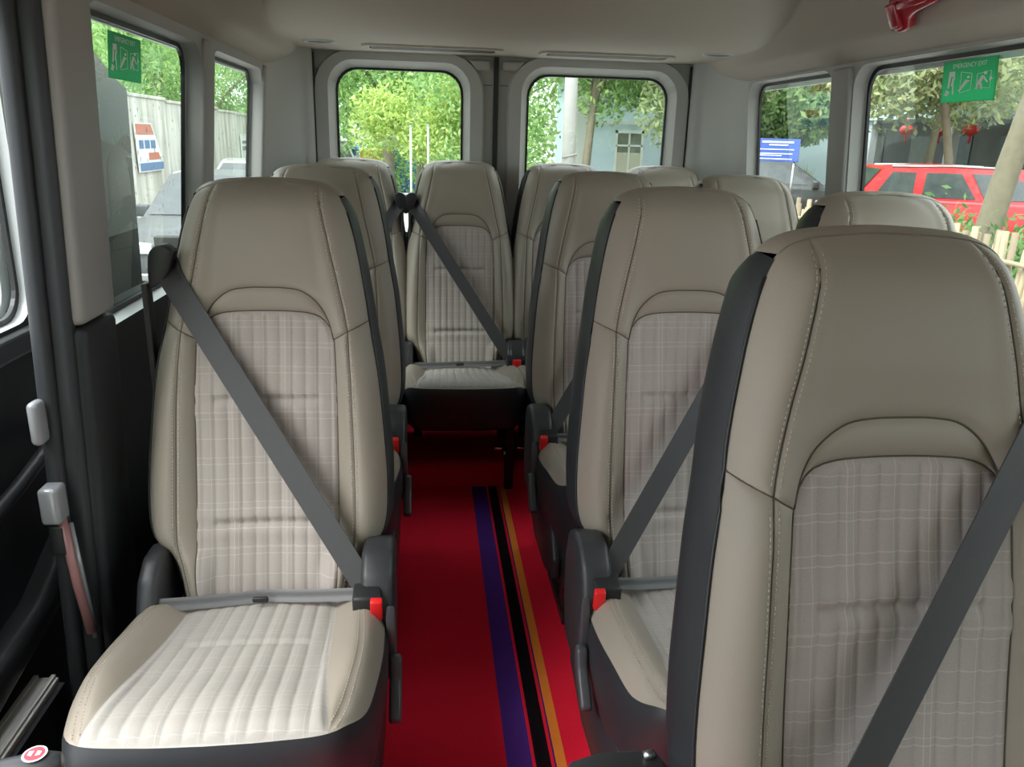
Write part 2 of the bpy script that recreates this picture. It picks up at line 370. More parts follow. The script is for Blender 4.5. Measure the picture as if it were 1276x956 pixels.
def window(hole, fmap, nrm, label, glass='tinted_glass', gw=.012):
    """pane with a black rubber gasket"""
    win_no[0] += 1
    w = empty('window_%d' % win_no[0]); tag(w, label, 'window', kind='structure')
    V, Fc = plate(hole, [], fmap); mesh('glass_pane', V, Fc, glass, w, smooth=False)
    cx = sum(p[0] for p in hole) / len(hole); cy = sum(p[1] for p in hole) / len(hole)
    hx = max(p[0] for p in hole) - cx; hy = max(p[1] for p in hole) - cy
    inner = [(cx + (p[0] - cx) * (1 - gw / hx), cy + (p[1] - cy) * (1 - gw / hy)) for p in hole]
    n = Vector(nrm) * .006
    a = [Vector(fmap(*p)) + n for p in hole]; b = [Vector(fmap(*p)) + n for p in inner]; c = [Vector(fmap(*p)) - n * .5 for p in inner]
    m = MB(); m.add(*strip_between(a, b)); m.add(*strip_between(b, c)); m.build('gasket', 'gasket', w, smooth=False)
    return w

wl, hgl, fgl = wall_side(-1)
wr, hgr, fgr = wall_side(1)
window(hgl[0], fgl, (1, 0, 0), 'large side window with green exit sticker on the single seat side')
window(hgl[1], fgl, (1, 0, 0), 'small rear quarter window on the single seat side')
window(hgr[0], fgr, (-1, 0, 0), 'front driver door window of the van', 'clear_glass')
window(hgr[1], fgr, (-1, 0, 0), 'large side window with green exit sticker on the double seat side')
window(hgr[2], fgr, (-1, 0, 0), 'small rear quarter window on the double seat side')

glassmat('water_drop', (0.85, 0.9, 0.9), 4.0)
random.seed(11)
for wname, (ya, yb) in (('window_1', (1.70, 2.46)), ('window_2', (2.62, 3.33))):
    m = MB()
    for k in range(260):
        y, z, r_ = random.uniform(ya, yb), random.uniform(.98, 1.57), random.uniform(.0012, .0034) * (1.0 if random.random() < .85 else 1.5)
        x = XL(z) - .0515; st = random.uniform(1.0, 1.9)
        V = [(x - r_ * .5, y, z)] + [(x, y + r_ * math.cos(a * 1.0472), z + st * r_ * math.sin(a * 1.0472)) for a in range(6)]
        m.add(V, [(0, i + 1, (i + 1) % 6 + 1) for i in range(6)])
    d_ = m.build('raindrops', 'water_drop', bpy.data.objects[wname]); d_['kind'] = 'stuff'
# pillar by the sliding door: grey upper cover, black lower cover, rubber door seals
def pillar_path(y, off, z0, z1, n=12): return [(XL(z) + off, y, z) for z in np.linspace(z0, z1, n)]
def lean_box(m, ya, yb, oa, ob, z0, z1, b=.012, slope=0.0):
    bm = bmesh.new(); bmesh.ops.create_cube(bm, size=1)
    for v in bm.verts:
        z = z1 if v.co.z > 0 else z0
        v.co = Vector((XL(z) + (ob if v.co.x > 0 else oa) + slope * (1.55 - z), yb if v.co.y > 0 else ya, z))
    bmesh.ops.bevel(bm, geom=list(bm.edges), offset=b, segments=3, profile=.5, affect='EDGES')
    bm.verts.index_update(); m.add([v.co[:] for v in bm.verts], [[v.index for v in f.verts] for f in bm.faces]); bm.free()
m = MB(); lean_box(m, 1.508, 1.672, -.06, .022, TWO + .002, 1.66, .016, .05); m.build('pillar_cover', 'trim_grey', wl)
m = MB(); lean_box(m, 1.508, 1.672, -.06, .022, .0, TWO - .002, .016, .05); m.build('pillar_lower_cover', 'trim_black', wl)
m = MB(); lean_box(m, 1.49, 1.53, -.06, .002, 0, 1.66, .014, .05); m.build('door_seal', 'rubber', wl)
m = MB(); lean_box(m, 1.47, 1.50, -.062, -.030, 0, 1.66, .012, .05); m.build('door_seal', 'rubber', wl)
for yc, w_ in ((2.545, .055), (3.375, .02)):
    m = MB(); lean_box(m, yc - w_, yc + w_, -.04, .012, TWO, 1.62, .01); m.build('pillar_cover', 'trim_grey', wl)
def mirror_x(o):
    for v in o.data.vertices: v.co.x = 2 * XC - v.co.x
    o.data.flip_normals(); return o
m = MB(); lean_box(m, 2.535, 2.655, -.04, .016, TWO, 1.62, .012); mirror_x(m.build('pillar_cover', 'trim_grey', wr))

# front passenger door, and the sliding door pushed back outside the body
f_in = lambda y, z: (XL(z) - .05, y, z); f_gl = lambda y, z: (XL(z) - .08, y, z)
h0 = rrect(-.85, .10, .9, 1.56, .07)
V, Fc = plate([(-1.7, 0), (.24, 0), (.24, 1.66), (-1.7, 1.66)], [h0], f_in)
f_hi, f_lo = split_z(mesh('tmp', V, Fc, 'sill_paint'), .95, 'door_4', 'trim_grey', 'door_panel', 'trim_black')
f_lo.parent = f_hi; tag(f_hi, 'front passenger door ahead of the entry', 'door', kind='structure')
V, Fc = strip_between([f_in(*p) for p in h0], [f_gl(*p) for p in h0]); mesh('window_reveal', V, Fc, 'sill_paint', f_hi)
window(h0, f_gl, (1, 0, 0), 'front passenger door window of the van', 'clear_glass')
m = MB(); m.box(-.75, -.66, .2, 1.53, 1.625, 1.70, .01); m.build('door_header', 'trim_grey', f_hi, smooth=False)
DX = -.865
f_in = lambda y, z: (DX, y, z); f_gl = lambda y, z: (DX - .03, y, z)
h1 = rrect(1.10, 1.80, .965, 1.64, .07)
out = [(.95, -.15), (2.40, -.15), (2.50, 1.20), (2.525, 1.48), (2.45, 1.50), (2.0, 1.70), (.95, 1.70)]
V, Fc = plate(out, [h1], f_in)
d_hi, d_lo = split_z(mesh('tmp', V, Fc, 'sill_paint'), 1.085, 'door_1', 'trim_grey', 'door_panel', 'trim_black')
d_lo.parent = d_hi; tag(d_hi, 'open sliding door standing outside beside the pillar', 'door', kind='structure')
V, Fc = strip_between([f_in(*p) for p in h1], [f_gl(*p) for p in h1]); mesh('window_reveal', V, Fc, 'sill_paint', d_hi)
V, Fc = plate(out, [h1], lambda y, z: (DX - .06, y, z)); m = MB(); m.add(V, Fc); m.add(*strip_between([(DX, *p) for p in out], [(DX - .06, *p) for p in out])); m.build('outer_skin', 'white_paint', d_hi, smooth=False)
m = MB(); m.tube([(DX + .02, 1.35, .62), (DX + .035, 1.55, .665), (DX + .035, 1.74, .705), (DX, 1.80, .72)], .015); m.build('grab_handle', 'dark_plastic', d_hi)
m = MB(); m.prism([(1.2, .36), (1.55, .40), (1.70, .47), (1.755, .49), (1.76, .43), (1.70, .36), (1.2, .26)], 'x', DX - .02, DX + .05, .015); m.build('armrest', 'dark_plastic', d_hi)
m = MB(); m.box(DX - .01, DX + .015, 1.0, 1.82, .90, .955, .01); m.build('window_ledge', 'grey_lever', d_hi, smooth=False)
window(h1, f_gl, (1, 0, 0), 'window of the open sliding door', 'clear_glass')
# film-wrapped door catch on the pillar edge
m = MB(); m.box(-.733, -.711, 1.435, 1.475, .80, .885, .010); m.build('catch_cover', 'clear_film', wl)
m = MB(); m.box(-.735, -.698, 1.43, 1.475, .64, .715, .008); m.build('catch_cover', 'clear_film', wl)
m = MB(); m.box(-.73, -.70, 1.44, 1.475, .57, .635, .006); m.build('catch_block', 'black_plastic', wl)
m = MB(); m.tube([(-.705, 1.45, .645), (-.695, 1.45, .5), (-.683, 1.452, .39)], .009); m.build('catch_rod', 'pink_film', wl)
m = MB(); m.tube([(-.697, 1.462, .63), (-.682, 1.464, .37)], .006); m.build('catch_wire', 'clear_film', wl)
m = MB(); m.box(-.84, -.785, .2, 1.50, .235, .25, .003); m.box(-.835, -.825, .2, 1.50, .25, .257, .002); m.box(-.80, -.79, .2, 1.50, .25, .257, .002); o = m.build('door_sill_plate', 'sill_metal', smooth=False); tag(o, 'brushed metal scuff plate along the sliding door sill', 'sill plate')
m = MB(); m.box(-.86, -.775, .2, 1.50, 0, .235); o = m.build('trim_1', 'trim_black', smooth=False); tag(o, 'black door step trim under the metal sill plate', 'trim', kind='structure')

# rear corner pillars and rear doors
for s in (-1, 1):
    X = XL if s < 0 else XR
    xe = -.495 if s < 0 else 1.205
    m = MB(); prof = catmull([(X(1.55) * 1.0, 3.39), (X(1.55) - s * .006, 3.44), (X(1.55) - s * .03, 3.54), (xe + s * .05, 3.655), (xe + s * .015, 3.69), (xe, 3.71), (xe, 3.73), (xe + s * .02, 3.76)], 5)
    Pq = np.zeros((len(prof), 8, 3))
    for j, z in enumerate(np.linspace(0, 1.74, 8)):
        k = (X(z) - X(1.55)) * np.clip((np.abs(prof[:, 0] - xe)) / .145, 0, 1)
        Pq[:, j, 0] = prof[:, 0] + k; Pq[:, j, 1] = prof[:, 1]; Pq[:, j, 2] = z
    o = m.grid(Pq).build('trim_%d' % (2 if s < 0 else 3), 'trim_light')
    hi_, lo_ = split_z(o, TWO, 'trim_%d' % (2 if s < 0 else 3), 'trim_light', 'lower_cover', 'trim_black'); lo_.parent = hi_
    hi_.data.polygons.foreach_set('use_smooth', [True] * len(hi_.data.polygons))
    tag(hi_, 'rounded grey rear corner pillar cover on the ' + ('single' if s < 0 else 'double') + ' seat side', 'pillar', kind='structure')
YD = 3.75
def rear_door(n, x0, x1, hx0, hx1, seam_side, label):
    fi = lambda x, z: (x, YD, z); fr = lambda x, z: (x, YD - .018, z); fg = lambda x, z: (x, YD + .035, z)
    h = rrect(hx0, hx1, .93, 1.657, .095); ring = rrect(hx0 - .085, hx1 + .085, .86, 1.722, .16)
    hin = rrect(hx0 - .03, hx1 + .03, .90, 1.685, .115)
    V, Fc = plate([(x0, 0), (x1, 0), (x1, 1.78), (x0, 1.78)], [hin], fi)
    a, b = split_z(mesh('tmp', V, Fc, 'trim_door'), 1.10, 'door_%d' % n, 'trim_door', 'lower_panel', 'trim_black'); b.parent = a
    m = MB()
    V, Fc = plate(ring, [hin], fr); m.add(V, Fc)
    m.add(*strip_between([fr(*p) for p in ring], [(p[0] + (-.008 if p[0] < (hx0 + hx1) / 2 else .008), YD + .001, p[1] + .004) for p in ring]))
    m.add(*strip_between([fr(*p) for p in hin], [(p[0], YD + .03, p[1]) for p in h]))
    bm_o = m.build('window_surround', 'trim_light', a, smooth=False)
    sx = x1 if seam_side > 0 else x0
    m = MB(); m.prism([(sx - seam_side * .02, 1.70), (sx - seam_side * .115, 1.70), (sx - seam_side * .08, 1.66), (sx - seam_side * .02, 1.66)], 'y', YD - .035, YD + .01, .008); m.build('latch_housing', 'trim_grey', a)
    m = MB()
    for xa, xb in ((x0 + .01, hx0 - .09), (hx1 + .09, x1 - .01)):
        if xb - xa > .01: m.box(xa, xb, YD - .003, YD + .002, 1.598, 1.601)
    m.build('panel_joint', 'gasket', a, smooth=False)
    tag(a, label, 'door', kind='structure')
    window(h, fg, (0, -1, 0), 'rear door window ' + ('behind the single seat aisle side' if n == 2 else 'behind the double seat side'), gw=.01)
rear_door(2, -.52, .300, -.403, .163, 1, 'grey rear door panel with window on the single seat side')
rear_door(3, .318, 1.23, .453, 1.112, -1, 'grey rear door panel with window on the double seat side')
m = MB(); m.box(.298, .320, YD - .012, YD + .03, 0, 1.72, .003); o = m.build('trim_4', 'gasket', smooth=False); tag(o, 'black rubber seal between the two rear doors', 'seal', kind='structure')
for xs, nm in ((-.497, 5), (1.207, 6)):
    m = MB(); m.box(xs - .009, xs + .009, YD - .02, YD + .02, 0, 1.71, .003); o = m.build('trim_%d' % nm, 'gasket', smooth=False)
    tag(o, 'black rubber edge seal of the rear door on the ' + ('single' if nm == 5 else 'double') + ' seat side', 'seal', kind='structure')

# cab front behind the camera: dash, windscreen
m = MB(); m.box(-.95, 1.65, -1.75, -1.7, -.05, 1.0); m.box(-.9, 1.6, -1.7, -1.2, .95, 1.0); o = m.build('wall_front', 'trim_black', smooth=False); tag(o, 'black dashboard bulkhead at the front of the van', 'wall', kind='structure')
window([(-.62, 0), (1.33, 0), (1.22, 1), (-.51, 1)], lambda x, t: (x, -1.7 + .65 * t, 1.0 + .66 * t), (0, 1, -.5), 'sloping front windscreen of the van', 'clear_glass')

# ------------------------------------------------------------------ seats
half = catmull([(.180, .40), (.186, .44), (.196, .475), (.212, .502), (.237, .522), (.251, .565), (.253, .65), (.246, .75), (.234, .87), (.216, .97), (.200, 1.07), (.184, 1.150), (.166, 1.212), (.146, 1.246), (.112, 1.262), (.06, 1.268), (0, 1.270)], 10)
OUT = np.vstack([half, (half * [-1, 1])[::-1][1:]])
PB = catmull([(.36, -.035), (.45, -.012), (.56, .025), (.70, .062), (.824, .092), (.95, .130), (1.0, .142), (1.055, .150), (1.15, .172), (1.25, .196), (1.30, .208)], 8)
def Dback(x, h):
    sh = np.shape(x); x = np.ravel(x).astype(float); h = np.ravel(h).astype(float)
    e = dist_poly(np.stack([x, h], 1), OUT); ax = np.abs(x); w = np.interp(h, half[:, 1], half[:, 0])
    t = ax / np.maximum(w, .05)
    p = np.interp(h, PB[:, 0], PB[:, 1])
    fade = 1 - .75 * sstep(.90, 1.06, h)
    p = p - .030 * sstep(.52, .80, t) * fade
    p = p + .006 * (1 - sstep(0, .5, t)) * fade
    p = p + .052 * np.clip(1 - e / .055, 0, 1) ** 2.2
    p = p - .012 * sstep(1.06, 1.14, h) * (1 - sstep(1.18, 1.29, h)) * (1 - t ** 2)
    return p.reshape(sh)
NOTCH = np.array((.141, .948)); STM = np.array((.172, .967)); STT = np.array((.106, 1.2635))
i_out = int(np.argmin(np.abs(half[:140, 1] - .985))); i_st = int(np.argmin(np.hypot(*(half - STT).T)))
O_low = half[:i_out + 1]; O_up = half[i_out:i_st + 1]; STT = half[i_st]; O_top = np.vstack([half[i_st:], (half[i_st:] * [-1, 1])[::-1][1:]])
S_low = catmull([(.158, .40), (.172, .47), (.185, .55), (.184, .70), (.179, .85), STM], 8)
S_up = np.array([STM + (STT - STM) * t for t in np.linspace(0, 1, 20)])
INS = catmull([(.140, .395), (.147, .47), (.149, .60), (.148, .80), (.144, .93), NOTCH], 6)
INS_T = catmull([NOTCH, (.136, .968), (.118, .990), (.088, 1.002), (.04, 1.0055), (0, 1.006)], 6)
ARCH = catmull([NOTCH, (.130, .985), (.108, 1.022), (.076, 1.047), (.04, 1.054), (0, 1.055)], 6)
mir = lambda C: (C * [-1, 1])[::-1]
RIB = .0272
def back_patch(A, B, n, m, extra=None, puff=.0045):
    A = resample(A, n, .55 if extra is None else 0); B = resample(B, n, .55 if extra is None else 0); t = np.linspace(0, 1, m)
    t = .5 - .5 * np.cos(np.pi * t) if extra is None else t
    G = A[:, None] * (1 - t[None, :, None]) + B[:, None] * t[None, :, None]
    Q = G.reshape(-1, 2); bd = np.minimum(dist_poly(Q, A), dist_poly(Q, B))
    for k in (0, -1):
        if np.linalg.norm(A[k] - B[k]) > .004: bd = np.minimum(bd, dist_poly(Q, np.array([A[k], B[k]])))
    p = Dback(Q[:, 0], Q[:, 1]) + .004 - .003 * (1 - np.exp(-(bd / .0030) ** 2)) - puff * (1 - np.exp(-(bd / .010) ** 2))
    if extra is not None: p = p + extra(Q, bd)
    return np.stack([Q[:, 0], p, Q[:, 1]], 1).reshape(n, m, 3)
def ribs_back(Q, bd):
    x, h = Q.T
    a = .0042 * np.abs(np.sin(np.pi * x / RIB)) ** .5
    f = sstep(0, .012, bd)
    tuck = 0
    for hh in (.824, .565): tuck = tuck + .007 * np.exp(-((h - hh) / .006) ** 2) * (1 - sstep(.100, .118, np.abs(x))) - .003 * np.exp(-((np.abs(h - hh) - .02) / .014) ** 2)
    return -a * f + tuck

seat_meshes = {}
def build_seat_symmetric():
    """part meshes shared by every seat: list of (name, mesh object, label)"""
    parts = []
    root = empty('tmp_seat')
    # upper leather panel, wraps over the top
    bc = np.vstack([STM * [-1, 1], NOTCH * [-1, 1], mir(ARCH)[::1][0:0], (ARCH * [-1, 1])[1:], ARCH[::-1][1:], STM])
    top = (O_top)[::-1]
    G = back_patch(bc, top, 72, 26)
    mb = MB().grid(G)
    def thick(h): return np.interp(h, [.4, .7, 1.0, 1.2, 1.3], [.14, .14, .135, .120, .10])
    outl = resample(OUT, 260)
    pe = Dback(outl[:, 0], outl[:, 1]) + .001; th = thick(outl[:, 1])
    tang = np.gradient(outl, axis=0); nrm = np.stack([tang[:, 1], -tang[:, 0]], 1); nrm /= np.linalg.norm(nrm, axis=1)[:, None]
    def side_pt(i, v):
        o_ = .012 * math.sin(math.pi * min(1, v * 1.1)) - .018 * max(0, v - .7) ** 1.5 / .25
        o_ -= .040 * v * v * float(sstep(1.19, 1.26, outl[i, 1]))
        q = outl[i] + nrm[i] * o_
        return (q[0], pe[i] + th[i] * v, q[1])
    q = np.clip((1.238 - outl[:, 1]) / .012, 0, 1) ** .5      # share of the thickness that is black, measured from the front
    ids = [i for i in range(260) if q[i] < 1]
    mb.grid(np.array([[side_pt(i, q[i] + (1 - q[i]) * k / 9) for k in range(10)] for i in ids]))
    o = mb.build('headrest_panel', 'leather', root)
    # wings
    for s in (1, -1):
        m = MB(); G = back_patch(S_up, O_up, 40, 12, puff=.003); G = G * [s, 1, 1]; m.grid(G)
        m.build('upper_wing', 'leather', root)
    for s in (1, -1):
        m = MB(); m.grid(back_patch(INS, S_low, 60, 12, puff=.003) * [s, 1, 1]); m.grid(back_patch(S_low, O_low, 60, 12, puff=.003) * [s, 1, 1]); m.build('side_bolster', 'leather', root)
    m = MB(); yo = np.vstack([(ARCH * [-1, 1]), ARCH[::-1][1:]]); yi = np.vstack([(INS_T * [-1, 1]), INS_T[::-1][1:]])
    m.grid(back_patch(yi, yo, 70, 10, puff=.003)); m.build('shoulder_yoke', 'leather', root)
    rc = np.vstack([INS, INS_T[1:]]); m = MB().grid(back_patch(rc * [-1, 1], rc, 110, 130, ribs_back, .002)); m.build('fabric_insert', 'plaid_back', root)
    # black flanks and rear shell
    for rng in (range(0, 130), range(130, 260)):
        ii = [i for i in rng if q[i] > 0]; m = MB()
        m.grid(np.array([[side_pt(i, q[i] * k / 9) for k in range(10)] for i in ii]))
        m.build('back_flank', 'black_leather', root)
    m = MB(); L = [side_pt(i, 1) for i in range(130)]; Rr = [side_pt(259 - i, 1) for i in range(130)]
    Gs = np.array([[np.array(a) * (1 - t) + np.array(b) * t + np.array((0, .02 * math.sin(math.pi * t), 0)) for t in np.linspace(0, 1, 8)] for a, b in zip(L[::3], Rr[::3])]); m.grid(Gs); m.build('rear_shell', 'black_plastic', root)
    # welt between leather and flank
    w = outl[[i for i in range(260) if outl[i, 1] < 1.222 and outl[i, 1] > .42]]
    for part in (w[w[:, 0] > 0], w[w[:, 0] < 0]):
        m = MB(); part = part[::3]; pp = Dback(part[:, 0], part[:, 1]); m.tube([(a[0] * 1.004, b + .002, a[1]) for a, b in zip(part, pp)], .0026, 6)
        m.build('welt', 'black_leather', root)
    # dark cords sunk in the seams, crease shade put into their colour
    def seam_line(C, nm='seam', r_=.0013):
        C = resample(C, max(8, int(len(C) * .8))); pp = Dback(C[:, 0], C[:, 1]); q_ = MB(); q_.tube([(a[0], b + .0035, a[1]) for a, b in zip(C, pp)], r_, 5); q_.build(nm, 'seam_shade', root)
    seam_line(np.vstack([INS * [-1, 1], (INS_T * [-1, 1])[1:], INS_T[::-1][1:], INS[::-1][1:]])); seam_line(np.vstack([ARCH * [-1, 1], ARCH[::-1][1:]]))
    for s in (1, -1): seam_line(np.array([NOTCH, STM, O_low[-1]]) * [s, 1]); seam_line(S_up[:-2] * [s, 1], r_=.0009); seam_line(S_low * [s, 1], r_=.0009)
    # stitching, two rows on each long seam
    m = MB()
    def dashes(C, fpos, up_axis):
        C = resample(C, 600); Ls = np.r_[0, np.cumsum(np.linalg.norm(np.diff(C, axis=0), axis=1))]; tot = Ls[-1]
        tg = np.gradient(C, axis=0); tg /= np.linalg.norm(tg, axis=1)[:, None]; nr = np.stack([-tg[:, 1], tg[:, 0]], 1)
        for off in (-.0055, .0055):
            s0 = .012
            while s0 < tot - .014:
                pts = []
                for sx in (s0, s0 + .0042):
                    k = int(np.searchsorted(Ls, sx)); pts.append(C[k] + nr[k] * off)
                for s in (1, -1):
                    a = fpos(pts[0]); b = fpos(pts[1]); a[0] *= s; b[0] *= s
                    a = Vector(a); b = Vector(b); d = (b - a).normalized(); n_ = Vector(up_axis); sd_ = d.cross(n_).normalized() * .0008; n2 = n_ * .0009
                    vs_ = [a - sd_, a + sd_, b + sd_, b - sd_]; md = [(a + b) / 2 - sd_ * .6 + n2, (a + b) / 2 + sd_ * .6 + n2]
                    m.add(vs_ + md, [(0, 1, 5, 4), (3, 2, 5, 4), (0, 4, 3), (1, 2, 5)])
                s0 += .0072
    fb = lambda c: [c[0], float(Dback(np.array([c[0]]), np.array([c[1]]))[0]) + .003 - .003 * (1 - math.exp(-(.0055 / .010) ** 2)) - .0024, c[1]]
    dashes(S_up, fb, (0, -1, 0)); dashes(S_low, fb, (0, -1, 0))
    # ---- cushion
    ch = catmull([(.165, .03), (.205, -.02), (.246, -.10), (.256, -.22), (.254, -.34), (.242, -.43), (.218, -.488), (.186, -.520), (.10, -.530), (0, -.533)], 8)
    CO = np.vstack([ch, (ch * [-1, 1])[::-1][1:]])
    HB = [(-.54, .490), (-.50, .494), (-.45, .488), (-.35, .462), (-.20, .435), (-.05, .415), (.05, .41)]
    HB = np.array(HB)
    def Hc(x, p):
        sh = np.shape(x); x = np.ravel(x); p = np.ravel(p); e = dist_poly(np.stack([x, p], 1), CO); ax = np.abs(x)
        h = np.interp(p, HB[:, 0], HB[:, 1])
        h = h + .036 * sstep(.135, .215, ax) * sstep(-.50, -.33, p) * (1 - .55 * sstep(-.12, .0, p))
        side = sstep(.15, .2, ax)
        h = h - (.010 + .034 * side * sstep(-.525, -.43, p)) * np.clip(1 - e / .05, 0, 1) ** 2.2
        h = h + .006 * np.cos(np.clip(x / .15, -1, 1) * np.pi / 2) * sstep(-.52, -.4, p)
        return h.reshape(sh)
    i_c = int(np.argmin(np.hypot(ch[:, 0] - .186, ch[:, 1] + .520)))
    IC = catmull([(.148, .03), (.150, -.06), (.156, -.2), (.166, -.34), (.180, -.47), ch[i_c]], 8)
    SC = catmull([(.182, .03), (.196, -.05), (.212, -.2), (.218, -.33), (.210, -.43), (.196, -.495), ch[i_c]], 8)
    def cpatch(A, B, n, mm, extra=None, puff=.003):
        A = resample(A, n); B = resample(B, n); t = np.linspace(0, 1, mm); t = .5 - .5 * np.cos(np.pi * t) if extra is None else t
        G = A[:, None] * (1 - t[None, :, None]) + B[:, None] * t[None, :, None]; Q = G.reshape(-1, 2)
        bd = np.minimum(dist_poly(Q, A), dist_poly(Q, B))
        h = Hc(Q[:, 0], Q[:, 1]) - .003 + puff * (1 - np.exp(-(bd / .008) ** 2))
        if extra is not None: h = h + extra(Q, bd)
        return np.stack([Q[:, 0], Q[:, 1], h], 1).reshape(n, mm, 3)
    def ribs_c(Q, bd):
        x, p = Q.T
        k = x / np.interp(p, [-.53, .03], [1.16, 1.0])
        return .0040 * np.abs(np.sin(np.pi * k / RIB)) ** .5 * sstep(0, .012, bd) - .007 * np.exp(-((p + .235) / .006) ** 2) * (1 - sstep(.105, .125, np.abs(x)))
    ic = np.vstack([IC, ch[i_c + 1:]]); m2 = MB().grid(cpatch(ic * [-1, 1], ic, 100, 130, ribs_c, .002)); m2.build('cushion_insert', 'plaid_seat', root)
    for s in (1, -1):
        m2 = MB(); m2.grid(cpatch(IC, SC, 44, 10) * [s, 1, 1]); m2.grid(cpatch(SC, ch[:i_c + 1], 44, 12) * [s, 1, 1]); m2.build('cushion_bolster', 'leather', root)
    fc = lambda c: [c[0], c[1], float(Hc(np.array([c[0]]), np.array([c[1]]))[0]) - .003 + .0012 + .0004]
    dashes(SC, fc, (0, 0, 1))
    st = m.build('stitching', 'thread', root); st['kind'] = 'stuff'
    cl = resample(CO, 120); he = Hc(cl[:, 0], cl[:, 1]); tg = np.gradient(cl, axis=0); nr = np.stack([-tg[:, 1], tg[:, 0]], 1); nr /= np.linalg.norm(nr, axis=1)[:, None]
    if (nr[60] @ np.array((0, -1))) < 0: nr = -nr
    def skirt(rows):
        return np.array([[(cl[i][0] + nr[i][0] * o_, cl[i][1] + nr[i][1] * o_, he[i] - .003 + dz if dz > -.2 else dz + 1) for o_, dz in rows] for i in range(120)])
    seat_meshes['skirt_low'] = MB().grid(skirt([(-.001, 0), (.004, -.012), (.007, -.035), (.006, -.08), (.0, -.12), (-.012, -.75), (-.02, -.86), (-.03, -.88), (-.2, -.88)])).build('cushion_skirt', 'black_leather')
    seat_meshes['skirt_short'] = MB().grid(skirt([(-.001, 0), (.004, -.012), (.007, -.035), (.006, -.08), (.0, -.11), (-.012, -.68), (-.03, -.70), (-.16, -.70)])).build('cushion_skirt', 'black_leather')
    for k in ('skirt_low', 'skirt_short'): seat_meshes[k].hide_render = True
    return root
def rounded_poly(P, n=3): return [tuple(p) for p in catmull(P + [P[0]], n)[:-1]]

def belt_strip(pa, pb, wdt, g, surf=True, pend=None):
    N = 44; t = np.linspace(0, 1, N); pa = np.array(pa); pb = np.array(pb); d = pb - pa; d = d / np.linalg.norm(d); n = np.array((-d[1], d[0]))
    rows = []
    for off in (-.5, -.17, .17, .5):
        x = pa[0] + (pb[0] - pa[0]) * t + n[0] * wdt * off; h = pa[1] + (pb[1] - pa[1]) * t + n[1] * wdt * off
        p = Dback(x, h) - .007
        p[0] += .0; p[-1] = pend
        # greatest convex minorant: a taut strap laid over the cushion
        idx = [0]
        for i in range(1, N):
            while len(idx) > 1 and (p[idx[-1]] - p[idx[-2]]) * (i - idx[-1]) >= (p[i] - p[idx[-1]]) * (idx[-1] - idx[-2]): idx.pop()
            idx.append(i)
        p = np.interp(np.arange(N), idx, p[idx]); rows.append(np.stack([x * g, p, h], 1))
    F_ = np.array(rows); Bk = F_ + [0, .0022, 0]
    return MB().grid(F_).grid(Bk).add(np.vstack([F_[0], Bk[0]]), grid_faces(2, N)).add(np.vstack([F_[-1], Bk[-1]]), grid_faces(2, N))

